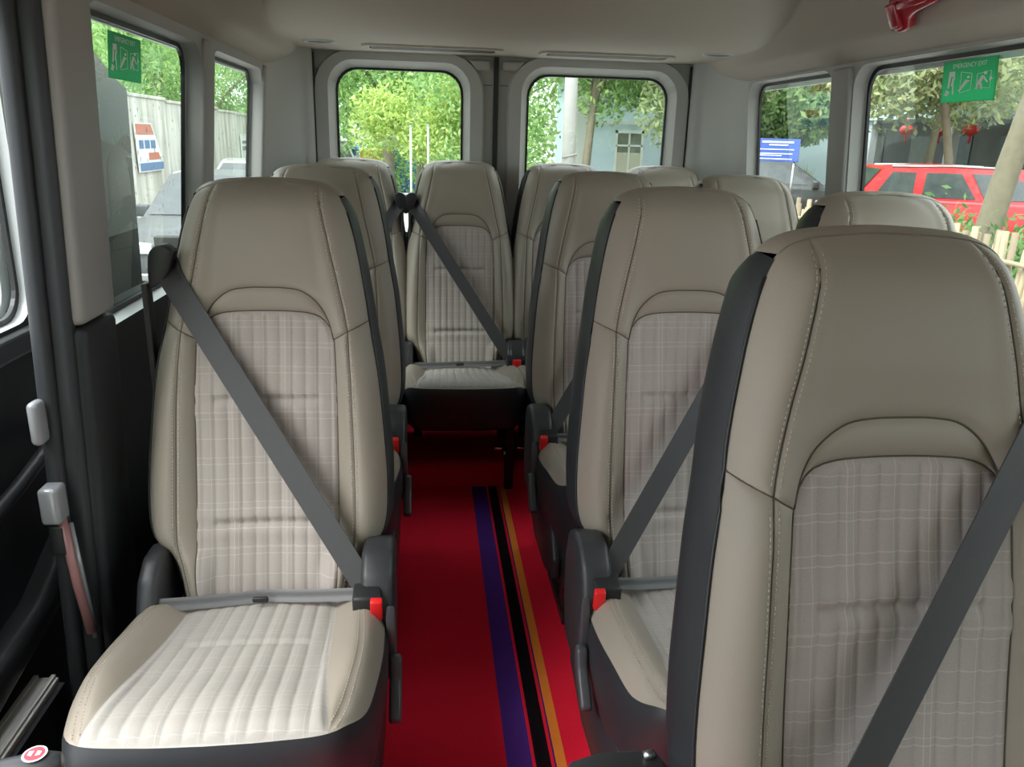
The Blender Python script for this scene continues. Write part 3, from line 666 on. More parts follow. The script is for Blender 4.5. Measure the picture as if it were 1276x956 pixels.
def build_seat_sided(g, root, base):
    """belt, buckle, guide, covers; g=+1 guide on -x side and buckle on +x side"""
    b = belt_strip((-.206, 1.098), (.204, .480), .050, g, pend=-.085).build('shoulder_belt', 'webbing', root)
    # lap belt folded across the cushion joint
    m = MB(); xs = np.linspace(.205, -.205, 20); P_ = np.array([[(x * g, -.085 + .03 * (1 - abs(x) / .21) + o1, .468 - .010 * (1 - (x / .21) ** 2) - .012 * (.205 - x) / .41 + o2) for o1, o2 in ((0, 0), (-.006, -.006), (-.004, -.012), (-.010, -.016), (-.014, -.022))] for x in xs]); m.grid(P_); m.grid(P_ + [0, .002, -.001]); m.build('lap_belt', 'lap_webbing', root)
    # webbing that drops behind the guide
    m = MB(); m.box(-.248 * g - .006, -.248 * g + .006, .15, .185, .52, 1.06, .003)
    m.build('retractor_webbing', 'webbing', root)
    m = MB(); poly = rounded_poly([(-.182, 1.128), (-.204, 1.142), (-.228, 1.130), (-.236, 1.10), (-.236, 1.055), (-.218, 1.060), (-.196, 1.085)])
    m.prism([(x * g, z) for x, z in poly], 'y', .15, .19, .005); m.build('belt_guide', 'black_plastic', root)
    # hinge covers on both sides
    for s in (1, -1):
        m = MB(); poly = [(-.155, .34), (-.150, .45), (-.115, .525), (-.07, .556), (-.01, .556), (.05, .53), (.075, .46), (.07, .34), (.03, .26), (-.10, .26)]
        if s == g: m.prism([(a, b - .012) for a, b in poly], 'x', .204 * s, .270 * s, .012)
        else: m.prism([(a + .03, b - .03) for a, b in poly], 'x', .204 * s, .246 * s, .012)
        m.build('hinge_cover', 'dark_plastic', root)
    m = MB(); m.box(-.02, .012, -.088, -.080, .440, .452, .003); m.build('belt_clip', 'black_plastic', root)
    m = MB(); m.prism([(-.175, .32), (-.17, .40), (-.158, .47), (-.150, .40), (-.145, .35), (-.12, .30)], 'x', .256 * g, .276 * g, .004); m.build('cover_strap', 'grey_lever', root)
    m = MB(); m.prism([(-.155, .44), (-.158, .486), (-.112, .496), (-.09, .47), (-.10, .43)], 'x', .190 * g, .246 * g, .006); bk = m.build('buckle', 'black_plastic', root)
    m = MB(); m.prism([(-.163, .438), (-.168, .482), (-.155, .488), (-.148, .44)], 'x', .226 * g, .250 * g, .003); m.build('release_button', 'buckle_red', bk)
    m = MB(); m.prism([(-.262, .268), (-.272, .285), (-.24, .312), (-.212, .335), (-.20, .372), (-.176, .372), (-.176, .335), (-.195, .30), (-.23, .272)], 'x', .264 * g, .288 * g, .006); m.build('recline_lever', 'grey_lever', root)
    if base == 'pedestal':
        m = MB(); m.box(-.165, .165, -.40, .03, .02, .30, .012); m.build('pedestal', 'trim_black', root)
        for s in (1, -1):
            m = MB(); m.prism([(-.46, .16), (-.46, .22), (-.40, .30), (-.1, .32), (.06, .30), (.07, .15), (-.10, .10), (-.30, .11)], 'x', s * .222, s * .246, .008); m.build('side_cover', 'black_leather', root)
            m = MB(); m.box(s * .19 - .012, s * .19 + .012, -.42, -.36, .02, .28, .004); m.build('leg', 'black_plastic', root, smooth=False); m = MB(); m.box(s * .19 - .012, s * .19 + .012, -.02, .04, .02, .28, .004); m.build('leg', 'black_plastic', root, smooth=False)
            m = MB(); m.box(s * .19 - .018, s * .19 + .018, -.46, .12, 0.0, .030, .004); m.build('floor_rail', 'black_plastic', root, smooth=False)
    else:
        m = MB(); m.box(g * .185 - .018, g * .185 + .018, -.40, -.36, .0, .33, .004); m.build('leg', 'black_plastic', root, smooth=False)
        for s in (1, -1):
            m = MB(); m.box(s * .185 - .018, s * .185 + .018, -.06, -.02, .10, .33, .004); m.build('leg', 'black_plastic', root, smooth=False)
        m = MB(); m.box(.185 * g - .06, .185 * g - .015, -.38, -.36, .17, .18, .002); m.tube([(.185 * g - .02, -.41, .16), (.185 * g - .02, -.36, .19)], .008); m.build('latch_bracket', 'chrome', root)

sym = build_seat_symmetric()
protos = {}
for g, base in ((1, 'pedestal'), (-1, 'pedestal'), (1, 'legs'), (-1, 'legs')):
    r = empty('passenger_seat')
    for ch_ in sym.children: c = ch_.copy(); COL.objects.link(c); c.parent = r
    k = seat_meshes['skirt_low' if base == 'pedestal' else 'skirt_short'].copy(); k.hide_render = False; COL.objects.link(k); k.parent = r
    build_seat_sided(g, r, base); protos[(g, base)] = [r, False]
for o in list(sym.children) + [sym] + list(seat_meshes.values()): bpy.data.objects.remove(o)
SEATS = [  # x, y, belt side, base, label
    (-.343, 1.546, 1, 'pedestal', 'tan single seat beside the sliding door pillar, belt running down to the aisle'),
    (-.340, 2.430, 1, 'pedestal', 'tan single seat directly behind the seat by the sliding door'),
    (.585, .705, -1, 'pedestal', 'large tan aisle seat of the foremost double row, black flank beside the aisle'),
    (.590, 1.553, -1, 'pedestal', 'tan aisle seat in the second double row with red buckle by the carpet'),
    (.598, 2.431, -1, 'pedestal', 'tan aisle seat in the third double row, just ahead of the rear bench'),
    (1.080, 1.553, -1, 'pedestal', 'tan window seat of the second double row beside the large window'),
    (1.086, 2.432, -1, 'pedestal', 'tan window seat of the third double row beside the window pillar'),
    (.140, 3.315, 1, 'legs', 'tan rear bench seat at the end of the aisle facing the red carpet'),
    (-.324, 3.315, -1, 'legs', 'tan rear bench seat in the corner behind the two single seats'),
    (.604, 3.320, -1, 'legs', 'tan rear bench seat on the double seat side next to the rear door seam'),
    (1.056, 3.320, -1, 'legs', 'tan rear bench seat in the corner behind the double seat rows'),
    (-.40, -.78, 1, 'pedestal', 'tan front passenger seat beside the front passenger door, unseen, added to block light'),  # front row added out of view to hold back windscreen light
    (.36, -.78, 1, 'pedestal', 'tan middle front seat next to the driver seat, unseen, added to block light'),
    (1.08, -.78, -1, 'pedestal', 'tan driver seat beside the driver door window, unseen, added to block light'),
]
for x, y, g, base, lab in SEATS:
    pr = protos[(g, base)]
    if not pr[1]: o = pr[0]; pr[1] = True; pend_ = None
    else: o = copy_tree(pr[0])
    o.location = (x, y, 0); tag(o, lab, 'seat', 'passenger seats in the van')

# ------------------------------------------------------------------ carpet, step, fittings
xs = np.linspace(-.20, .43, 26); P = np.zeros((2, 26, 3))
cl_ = [(-.20, -.003), (-.20, .006), (.424, .006), (.434, .009), (.438, .004), (.438, -.003)]
m = MB(); m.prism(cl_, 'y', -.6, 2.955); o = m.build('carpet_runner', 'carpet', smooth=False); tag(o, 'red carpet runner with purple, black and orange stripes along the aisle', 'carpet')
m = MB()
prof = catmull([(2.945, 0.0), (2.950, .05), (2.960, .085), (2.985, .102), (3.03, .106), (3.2, .107), (3.43, .108), (3.74, .109)], 4)
for xa, xb in ((-.60, .412), (.418, .62)):
    m.grid(np.array([[(x, p[0], p[1]) for x in np.linspace(xa, xb, 6)] for p in prof]))
for xx in (.412, .62, -.60): m.add([(xx, p[0], p[1]) for p in prof] + [(xx, 3.74, 0)], [tuple(range(len(prof) + 1))])
o = m.build('carpeted_step', 'carpet_red'); tag(o, 'red carpeted step under the rear bench seats', 'step')
m = MB(); m.box(-.60, .62, 3.425, 3.47, .106, .113, .002); m.build('edge_stripe', 'carpet_purple', o, smooth=False)
# runner rail beside the carpet on the double seat side
for i, (ya, yb) in enumerate(((.9, 1.15), (1.68, 2.0), (2.56, 2.93))):
    m = MB(); m.box(.462, .475, ya, yb, 0, .03, .003); m.box(.49, .497, ya, yb, 0, .02, .002); o = m.build('seat_track', 'black_plastic', smooth=False)
    m = MB(); m.box(.462, .475, ya + .01, ya + .05, .03, .036, .002); m.build('track_cap', 'buckle_red', o, smooth=False)
    tag(o, 'black floor track with red end cap beside the carpet, ' + ('by the foremost double row', 'behind the second double row', 'behind the third double row')[i], 'seat track', 'floor tracks of the double seats')

def on_ceiling(u, y):
    c = np.interp(abs(u), US[::-1, 0], US[::-1, 1]); return float(smin(np.array([c]), np.array([rear_z(y)]), .035)[0])
# round lamps and air grilles in the rear ledge
for x, y, lab in ((-.415, 3.38, 'single'), (1.16, 3.29, 'double')):
    z = on_ceiling(x - XC, y); o = empty('ceiling_lamp', (x, y, z - .001)); tag(o, 'small round ceiling lamp in the rear ledge on the %s seat side' % lab, 'ceiling lamp')
    bm = bmesh.new(); n = 28
    for (ra, za), (rb, zb) in (((.066, .004), (.060, -.006)), ((.060, -.006), (.050, -.005)), ((.050, -.005), (.046, .004))):
        A = [bm.verts.new((ra * math.cos(2 * math.pi * k / n), .8 * ra * math.sin(2 * math.pi * k / n), za)) for k in range(n)]; B = [bm.verts.new((rb * math.cos(2 * math.pi * k / n), .8 * rb * math.sin(2 * math.pi * k / n), zb)) for k in range(n)]
        for k in range(n): bm.faces.new((A[k], A[(k + 1) % n], B[(k + 1) % n], B[k]))
    from_bm('bezel', bm, 'trim_light', o, True)
    bm = bmesh.new(); bm.faces.new([bm.verts.new((.048 * math.cos(2 * math.pi * k / n), .038 * math.sin(2 * math.pi * k / n), -.0025)) for k in range(n)]); from_bm('lens', bm, 'grille', o)
for xa, xb, lab in ((-.26, .31, 'single'), (.465, 1.03, 'double')):
    z = on_ceiling((xa + xb) / 2 - XC, 3.475); o = empty('air_grille', ((xa + xb) / 2, 3.475, z)); tag(o, 'long narrow air outlet grille in the rear ledge on the %s seat side' % lab, 'air grille')
    hw = (xb - xa) / 2; ro = rrect(-hw, hw, -.075, .075, .045); ri = rrect(-hw + .03, hw - .03, -.052, .052, .03)
    m = MB(); V, Fc = plate(ro, [ri], lambda a, b: (a, b, -.008)); m.add(V, Fc); m.add(*strip_between([(p[0], p[1], -.008) for p in ro], [(p[0] * 1.01, p[1] * 1.05, .006) for p in ro])); m.build('bezel', 'headliner', o, smooth=False)
    V, Fc = plate(ri, [], lambda a, b: (a, b, -.003)); mesh('backing', V, Fc, 'gasket', o, smooth=False)
    for k in range(9):
        m = MB(); yy = -.046 + k * .0115; m.box(-hw + .036, hw - .036, yy - .003, yy + .003, -.009, -.004); m.build('slat', 'grille', o, smooth=False)

# emergency hammer on the cove
o = empty('emergency_hammer', (1.235, 2.07, 1.70)); tag(o, 'red plastic emergency hammer in its holder on the cove above the window', 'hammer')
o.rotation_euler = (R(-3), R(-24), 0)
m = MB(); m.prism([(-.12, .015), (-.115, .055), (.02, .062), (.065, .06), (.072, .03), (.072, -.022), (.05, -.03), (.018, -.026), (.005, .0), (-.03, .008)], 'x', -.02, .012, .008); m.build('holder', 'hammer_red', o)
m = MB(); m.box(-.030, -.016, -.10, .03, .024, .046, .006); m.build('handle', 'hammer_red', o)
m = MB(); m.box(-.034, -.014, .022, .064, -.018, .050, .006); m.build('hammer_head', 'hammer_red', o)
m = MB(); m.box(-.036, -.030, .026, .05, -.012, -.008, .001); m.build('shiny_edge', 'clear_film', o)

# exit stickers
def text_mesh(name, body, size, m, parent, loc, sx=1.0, mapf=None):
    cu = bpy.data.curves.new('txt', 'FONT'); cu.body = body; cu.size = size; cu.align_x = 'CENTER'; cu.align_y = 'CENTER'
    t = bpy.data.objects.new('txt', cu); COL.objects.link(t); dg = bpy.context.evaluated_depsgraph_get(); me = bpy.data.meshes.new_from_object(t.evaluated_get(dg)); bpy.data.objects.remove(t)
    for v in me.vertices: v.co = Vector(mapf(v.co.x * sx + loc[0], v.co.y + loc[1]))
    me.materials.clear(); me.materials.append(M[m]); o = bpy.data.objects.new(name, me); COL.objects.link(o); o.parent = parent; return o
def sticker(side, y0, y1, z0, z1, lab):
    X = (lambda z: XL(z) - .05 + .004) if side < 0 else (lambda z: XR(z) + .05 - .004)
    w, h = y1 - y0, z1 - z0
    # a: reading direction 0..1 as seen from inside
    def mp(d): return lambda a, b: (X(z0 + b * h) - side * d, (y0 + a * w) if side < 0 else (y1 - a * w), z0 + b * h)
    V, Fc = plate([(0, 0), (1, 0), (1, 1), (0, 1)], [], mp(0)); o = mesh('exit_sticker', V, Fc, 'sticker_green', smooth=False)
    tag(o, lab, 'sticker')
    e = MB(); f1 = mp(.0008)
    for r_ in ((0, 1, 0, .018), (0, 1, .982, 1), (0, .014, 0, 1), (.986, 1, 0, 1)): e.add([f1(r_[0], r_[2]), f1(r_[1], r_[2]), f1(r_[1], r_[3]), f1(r_[0], r_[3])], [(0, 1, 2, 3)])
    e.build('border', 'sticker_green', o, smooth=False)
    text_mesh('lettering', 'EMERGENCY EXIT', .15, 'sticker_white', o, (.5, .865), .52, f1)
    def pic(name, polys):
        q = MB()
        for P_ in polys: q.add([f1(*p) for p in P_], [tuple(range(len(P_)))])
        q.build(name, 'sticker_white', o, smooth=False)
    def seg(a, b, t):
        d = Vector((b[0] - a[0], b[1] - a[1])); n = Vector((-d.y, d.x)).normalized() * t; return [(a[0] + n.x, a[1] + n.y), (b[0] + n.x, b[1] + n.y), (b[0] - n.x, b[1] - n.y), (a[0] - n.x, a[1] - n.y)]
    def disc(cx, cy, r_): return [(cx + r_ * math.cos(k * .7854), cy + 1.2 * r_ * math.sin(k * .7854)) for k in range(8)]
    def frame(a0, a1, b0, b1, sl): return [seg((a0, b0 + sl), (a1, b0), .006), seg((a1, b0), (a1, b1), .006), seg((a1, b1), (a0, b1 - sl), .006), seg((a0, b1 - sl), (a0, b0 + sl), .006)]
    pic('hammer_pictogram', [[(.12, .55), (.13, .75), (.24, .75), (.25, .55), (.22, .62), (.16, .62)], seg((.15, .62), (.13, .35), .022), seg((.22, .60), (.20, .40), .022), [(.06, .18), (.10, .32), (.17, .26), (.13, .16)], seg((.22, .42), (.23, .2), .016)])
    pic('climbing_pictogram', frame(.36, .56, .28, .66, -.06) + [disc(.50, .58, .028), seg((.48, .52), (.40, .36), .032), seg((.41, .38), (.34, .26), .024), seg((.46, .46), (.53, .5), .014)])
    pic('leaving_pictogram', frame(.66, .90, .28, .68, .05) + [disc(.80, .64, .034), seg((.77, .58), (.70, .42), .034), seg((.70, .44), (.66, .28), .022), seg((.72, .44), (.76, .27), .022), seg((.77, .56), (.85, .42), .016), [(.88, .44), (.94, .50), (.88, .56)]])
sticker(-1, 1.92, 2.125, 1.475, 1.572, 'green EMERGENCY EXIT sticker on the large window on the single seat side')
sticker(1, 1.93, 2.145, 1.497, 1.600, 'green EMERGENCY EXIT sticker on the large window on the double seat side')

# front seat fittings that peep in at the lower edge
o = empty('seat_lever_knob', (-.452, .80, .648)); tag(o, 'grey plastic lever end with round red and white badge by the entry', 'lever')
m = MB(); m.tube([(-.16, -.03, -.02), (-.05, -.01, -.004), (.0, 0, 0), (.018, .004, .002)], [.020, .020, .019, .012], 14); m.build('lever_arm', 'grey_lever', o)
def disc_m(r_, z, n=20): return [(r_ * math.cos(2 * math.pi * k / n) - .008, r_ * math.sin(2 * math.pi * k / n), z) for k in range(n)], [tuple(range(n))]
m = MB(); m.add(*disc_m(.0135, .0195)); m.build('badge_rim', 'white_paint', o, smooth=False)
m = MB(); m.add(*disc_m(.011, .0200)); m.build('badge', 'badge_red', o, smooth=False)
m = MB(); m.add([(-.015, -.003, .0205), (-.010, -.005, .0205), (-.010, .004, .0205), (-.015, .003, .0205)], [(0, 1, 2, 3)]); m.add([(-.006, -.004, .0205), (-.001, -.003, .0205), (-.001, .003, .0205), (-.006, .004, .0205)], [(0, 1, 2, 3)]); m.build('badge_symbol', 'white_paint', o, smooth=False)
o = empty('armrest_lever', (.262, .83, .555)); tag(o, 'black plastic armrest tip below the foremost aisle seat', 'armrest')
m = MB(); m.prism([(-.09, -.05), (-.075, .02), (-.03, .035), (.05, .035), (.06, .0), (.06, -.05)], 'z', -.03, .012, .006); m.build('armrest_tip', 'dark_plastic', o)
m = MB(); m.tube([(.03, .02, .012), (.045, .02, .016)], .007); m.build('pivot_pin', 'steel', o)

# ------------------------------------------------------------------ outdoors
ZG = -.75
m = MB(); m.box(-60, 60, -30, 90, ZG - .3, ZG); o = m.build('ground', 'asphalt', smooth=False); tag(o, 'pale wet tarmac of the car park around the van', 'ground', kind='structure')
m = MB(); m.box(4.6, 40, -10, 60, ZG, -.45, .03); o = m.build('planting_bed', 'soil', smooth=False); tag(o, 'raised soil bed behind the bamboo fence', 'planting bed', kind='structure')
# concrete boundary wall with panels
wall = empty('boundary_wall'); tag(wall, 'weathered concrete boundary wall beside the parked cars', 'wall', kind='structure')
for k in range(13):
    y = 3 + k * 2.2; h = 2.02 - .012 * (y - 13) + random.uniform(-.02, .02)
    m = MB(); m.box(-5.72, -5.55 + random.uniform(-.008, .008), y, y + 2.185, ZG, h - .03, .01); m.box(-5.75, -5.52, y, y + 2.185, h - .03, h + .03, .01); m.build('wall_panel', 'concrete', wall, smooth=False)
o = empty('wall_poster', (-5.52, 17.0, .56)); tag(o, 'white poster with red and blue print on the concrete wall', 'poster'); o.rotation_euler = (0, 0, 0)
m = MB(); m.prism([(-.7, 0), (.75, 0), (.75, .18), (.45, .62), (.2, .92), (-.75, .92)], 'x', 0, .02); m.build('sheet', 'poster_white', o, smooth=False)
m = MB(); m.prism([(-.7, .70), (.33, .70), (.16, .90), (-.72, .90)], 'x', .02, .025); m.prism([(-.1, .22), (.6, .22), (.5, .36), (-.1, .36)], 'x', .02, .025); m.build('red_print', 'poster_red', o, smooth=False)
m = MB(); m.prism([(-.65, .02), (.74, .02), (.74, .17), (-.65, .17)], 'x', .02, .025)
for a, b in ((-.6, -.35), (-.28, .0), (.07, .35)): m.prism([(a, .44), (b, .44), (b, .60), (a, .60)], 'x', .02, .025)
m.build('blue_print', 'poster_blue', o, smooth=False)
o = empty('wall_notice', (-5.53, 25.6, .95)); tag(o, 'small pale notice on the concrete wall above the white car', 'notice')
m = MB(); m.box(0, .02, -.45, .45, -.35, .35); m.build('sheet', 'poster_white', o, smooth=False)
m = MB(); m.box(.02, .025, -.3, .3, .08, .16); m.box(.02, .025, -.3, .3, -.12, 0); m.build('print', 'dim_wall', o, smooth=False)

def car(x, y, rz, paint, label, L=4.5, Wd=1.85, Ht=1.68, suv=True, zg=ZG):
    """heading is local -y; built from side profile with a tapering cabin"""
    o = empty('parked_car', (x, y, zg), rz); tag(o, label, 'car', 'cars parked outside')
    hw = Wd / 2; hood = .62 * Ht; belt = .64 * Ht
    prof = [(-L / 2, .32), (-L / 2 - .02, .52), (-L / 2 + .05, .50 * Ht), (-L / 2 + .30, hood - .03), (-L / 2 + 1.05, hood + .03), (-L / 2 + 1.25, belt), (L / 2 - .25, belt + .04), (L / 2 - .05, belt - .02), (L / 2, .52), (L / 2 - .04, .30)]
    m = MB(); m.prism(prof, 'x', -hw, hw, .06); m.build('body', paint, o)
    cab_b = [(-L / 2 + 1.15, belt - .01), (L / 2 - .12, belt + .02)]; cab_t = [(-L / 2 + 1.95, Ht - .04), (L / 2 - .55, Ht - .05)]
    wb, wt = hw - .04, hw - .24
    def ring(y_, z_, w_): return [(-w_, y_, z_), (w_, y_, z_)]
    V = ring(cab_b[0][0], cab_b[0][1], wb) + ring(cab_t[0][0], cab_t[0][1], wt) + ring((cab_t[0][0] + cab_t[1][0]) / 2, Ht, wt) + ring(cab_t[1][0], cab_t[1][1], wt) + ring(cab_b[1][0], cab_b[1][1], wb)
    m = MB(); m.add(V, [(0, 1, 3, 2), (2, 3, 5, 4), (4, 5, 7, 6), (6, 7, 9, 8), (0, 2, 4, 6, 8), (1, 9, 7, 5, 3)]); m.build('cabin', paint, o, smooth=False)
    def lerp(a, b, t): return a + (b - a) * t
    def side_pt(s, u, v, d=.012):
        yb = lerp(cab_b[0][0], cab_b[1][0], u); yt = lerp(cab_t[0][0], cab_t[1][0], u); zt_ = lerp(cab_t[0][1], cab_t[1][1], u)
        return (s * (lerp(wb, wt, v) + d), lerp(yb, yt, v), lerp(belt, zt_, v))
    for s in (-1, 1):
        for u0, u1 in ((.10, .40), (.44, .70), (.74, .93)):
            m = MB(); m.add([side_pt(s, u0, .10), side_pt(s, u1, .10), side_pt(s, u1 - .01, .84), side_pt(s, u0 + .02, .84)], [(0, 1, 2, 3)]); m.build('side_window', 'dark_glass', o, smooth=False)
        m = MB(); m.tube([side_pt(s, .08, 1.0, .0), side_pt(s, .5, 1.04, .0), side_pt(s, .95, 1.0, .0)], .022, 8); m.build('roof_rail', 'steel', o)
        m = MB(); m.box(s * (hw + .02) - .09, s * (hw + .02) + .09, -L / 2 + 1.32, -L / 2 + 1.46, belt - .02, belt + .14, .03); m.build('mirror', paint, o)
    def ws(front, u, v, d=.012):
        b_, t_ = (cab_b[0], cab_t[0]) if front else (cab_b[1], cab_t[1]); sg = -1 if front else 1
        return (u * lerp(wb, wt, v), lerp(b_[0], t_[0], v) + sg * d, lerp(b_[1], t_[1], v) + d * .5)
    for fr_, nm in ((True, 'windscreen'), (False, 'rear_window')):
        m = MB(); m.add([ws(fr_, -.93, .06), ws(fr_, .93, .06), ws(fr_, .90, .90), ws(fr_, -.90, .90)], [(0, 1, 2, 3)]); m.build(nm, 'dark_glass', o, smooth=False)
    for s in (-1, 1):
        for yy in (-L / 2 + .85, L / 2 - .85):
            m = MB(); m.tube([(s * (hw - .2), yy, .34), (s * (hw + .015), yy, .34)], .34, 24); wv = m.build('wheel', 'tyre', o)
            m = MB(); m.tube([(s * (hw + .012), yy, .34), (s * (hw + .025), yy, .34)], .21, 18); m.build('rim', 'steel', wv)
        m = MB(); m.prism([(s * .50, .60 * Ht - .16), (s * (hw - .03), .60 * Ht - .12), (s * (hw - .03), .60 * Ht - .28), (s * .48, .60 * Ht - .28)], 'y', -L / 2 - .03, -L / 2 + .25, .02); m.build('headlamp', 'lamp_glass', o)
        m = MB(); m.box(s * (hw - .10) - .07, s * (hw - .10) + .07, -L / 2 - .035, -L / 2 + .1, .42 * Ht - .12, .42 * Ht + .06, .015); m.build('indicator', 'amber', o)
        m = MB(); m.box(s * (hw - .16) - .14, s * (hw - .16) + .14, L / 2 - .12, L / 2 + .02, .50 * Ht, .60 * Ht, .02); m.build('tail_lamp', 'tail_red', o)
    m = MB(); m.box(-.46, .46, -L / 2 - .03, -L / 2 + .1, .42 * Ht, .42 * Ht + .22, .02); m.build('grille', 'gasket', o)
    m = MB(); m.box(-hw + .02, hw - .02, -L / 2 - .06, -L / 2 + .2, .32, .42, .03); m.build('bumper', 'steel', o)
    return o
car(-2.95, 12.4, R(2), 'car_silver', 'silver off-road car parked facing the van beside the concrete wall', 4.6, 1.9, 1.55)
car(-4.15, 20.0, R(3), 'car_white', 'white car parked behind the silver one along the concrete wall', 4.4, 1.8, 1.50)
car(9.5, 13.0, R(72), 'car_red', 'red car parked behind the bamboo fence', 4.6, 1.85, 1.62, zg=-.45)
car(7.75, 17.75, R(70), 'car_black', 'black car parked behind the small rear side window', 4.6, 1.85, 1.58, zg=-.45)
car(12.0, 17.6, R(70), 'car_white', 'white car parked beyond the red car', 4.2, 1.8, 1.42, zg=-.45)
car(12.6, 12.2, R(-50), 'car_white', 'white car standing right of the slanting tree trunk', 4.4, 1.8, 1.62, zg=-.45)
car(-3.6, 30.0, R(10), 'car_white', 'white van far behind the rear door window', 4.6, 1.9, 2.0)

def leafmesh(name, V, Fc, m, parent):
    n = len(Fc); me = bpy.data.meshes.new(name); me.vertices.add(4 * n); me.vertices.foreach_set('co', V.ravel()); me.loops.add(4 * n); me.loops.foreach_set('vertex_index', Fc.ravel())
    me.polygons.add(n); me.polygons.foreach_set('loop_start', np.arange(0, 4 * n, 4)); me.update(calc_edges=True); me.materials.append(M[m])
    o = bpy.data.objects.new(name, me); COL.objects.link(o); o.parent = parent; return o
def leaves(C, size):
    """separate leaf blades at the centres C"""
    n = len(C); a = np.random.normal(size=(n, 3)); a /= np.linalg.norm(a, axis=1)[:, None]; b = np.cross(a, np.random.normal(size=(n, 3))); b /= np.linalg.norm(b, axis=1)[:, None]
    s_ = size * np.random.uniform(.6, 1.3, (n, 1)); a = a * s_; b = b * s_ * .42
    V = np.stack([C - a, C + b, C + a, C - b], 1).reshape(-1, 3)
    return V, np.arange(4 * n).reshape(n, 4)
def tree(x, y, lean, trunk_r, z0, zc, rad, n, leaf, label, size=.16, blobs=9, zg=ZG, seed=0, name='tree'):
    random.seed(seed); np.random.seed(seed)
    o = empty(name, (x, y, zg)); tag(o, label, 'tree')
    pts = [(0, 0, -.1), (lean[0] * .3, lean[1] * .3, (zc - zg) * .35), (lean[0] * .7, lean[1] * .7, (zc - zg) * .7), (lean[0], lean[1], zc - zg)]
    m = MB(); m.tube([tuple(p) for p in catmull(pts, 4)], list(np.linspace(trunk_r, trunk_r * .55, 13)), 12); m.build('trunk', 'bark', o)
    cs_ = []
    for k in range(blobs):
        a = random.uniform(0, 6.283); rr = math.sqrt(random.random()); cs_.append((lean[0] + rad[0] * rr * math.cos(a), lean[1] + rad[1] * rr * math.sin(a), zc - zg + rad[2] * random.uniform(-1, 1), random.uniform(.35, .55)))
    m = MB()
    for c in cs_[:6]: m.tube([(lean[0] * .7, lean[1] * .7, (zc - zg) * .7), tuple((np.array(c[:3]) + np.array((lean[0], lean[1], (zc - zg) * .8))) / 2), c[:3]], [trunk_r * .4, trunk_r * .25, trunk_r * .1], 6)
    m.build('branches', 'bark', o)
    rm = (rad[0] + rad[1] + rad[2]) / 3
    n = int(n * 2.2); size = size * .62
    cb = np.array(cs_)[np.random.randint(0, len(cs_), n)]; d = np.random.normal(size=(n, 3)); d = d / np.linalg.norm(d, axis=1)[:, None] * np.random.random((n, 1)) ** .4 * cb[:, 3:4] * rm * 1.25
    C_ = cb[:, :3] + d; C_[:, 2] = np.maximum(.25, C_[:, 2])
    V, Fc = leaves(C_, size); f = leafmesh('foliage', V, Fc, leaf, o); f['kind'] = 'stuff'
    return o
tree(-1.3, 28, (0, 0), .22, 0, 3.6, (2.6, 2.0, 3.2), 9500, 'leaf_green', 'dense green tree behind the rear door window on the single seat side', .17, 26, seed=1)
tree(-.3, 24, (.2, 0), .12, 0, 1.75, (1.5, 1.2, 1.0), 3600, 'leaf_yellow', 'bright yellow-green young tree behind the rear bench', .14, 16, seed=2)
tree(2.2, 22, (-.2, 0), .2, 0, 4.2, (2.0, 1.6, 3.4), 9000, 'leaf_green', 'tall green tree beside the concrete utility pole', .15, 22, seed=3)
tree(4.0, 20.8, (.3, 0), .13, 0, 3.6, (1.7, 1.3, 1.5), 7500, 'leaf_green', 'leafy tree hanging over the pale blue house corner', .14, 14, seed=4)
tree(6.8, 19.5, (-.5, 0), .10, 0, 3.3, (1.8, 1.2, 1.2), 6500, 'leaf_olive', 'olive green tree in front of the pale blue house window', .14, 14, seed=5)
tree(-3.6, 38, (0, 0), .25, 0, 3.5, (4.5, 2.5, 4.5), 8000, 'leaf_green', 'far green tree over the white van', .22, 24, seed=6)
tree(3.2, 40, (0, 0), .25, 0, 3.5, (6.0, 2.5, 4.5), 9000, 'leaf_green', 'wide far green tree closing the street', .24, 26, seed=16)
for k, (yy, sd_) in enumerate(((11.5, 7), (15.5, 8), (20, 9), (25.5, 10), (32, 11))):
    tree(-7.6 - .15 * k, yy, (.2, 0), .16, 0, 3.0, (1.6, 2.6, 1.5), 5200, 'leaf_yellow' if k == 0 else 'leaf_green', ('yellow-green tree behind the concrete wall beside the open sliding door', 'green tree behind the concrete wall above the poster', 'green tree behind the concrete wall above the silver car', 'green tree behind the concrete wall above the small notice', 'green tree at the far end of the concrete wall')[k], .13, 20, seed=sd_)
for o in [q for q in bpy.data.objects if q.name.startswith('tree') and 'concrete wall' in q.get('label', '')]: o['group'] = 'trees behind the boundary wall'
tree(-1.5, -8, (0, 0), .2, 0, 2.2, (2.2, 1.5, 2.2), 5000, 'leaf_green', 'unseen green tree added ahead of the van windscreen to dim its light', .2, 20, seed=21)  # this pair is added out of view, cutting front light and glass reflections
tree(2.6, -8.5, (0, 0), .2, 0, 2.2, (2.2, 1.5, 2.2), 5000, 'leaf_green', 'unseen leafy tree added ahead of the van on the driver side to dim the light', .2, 20, seed=22)
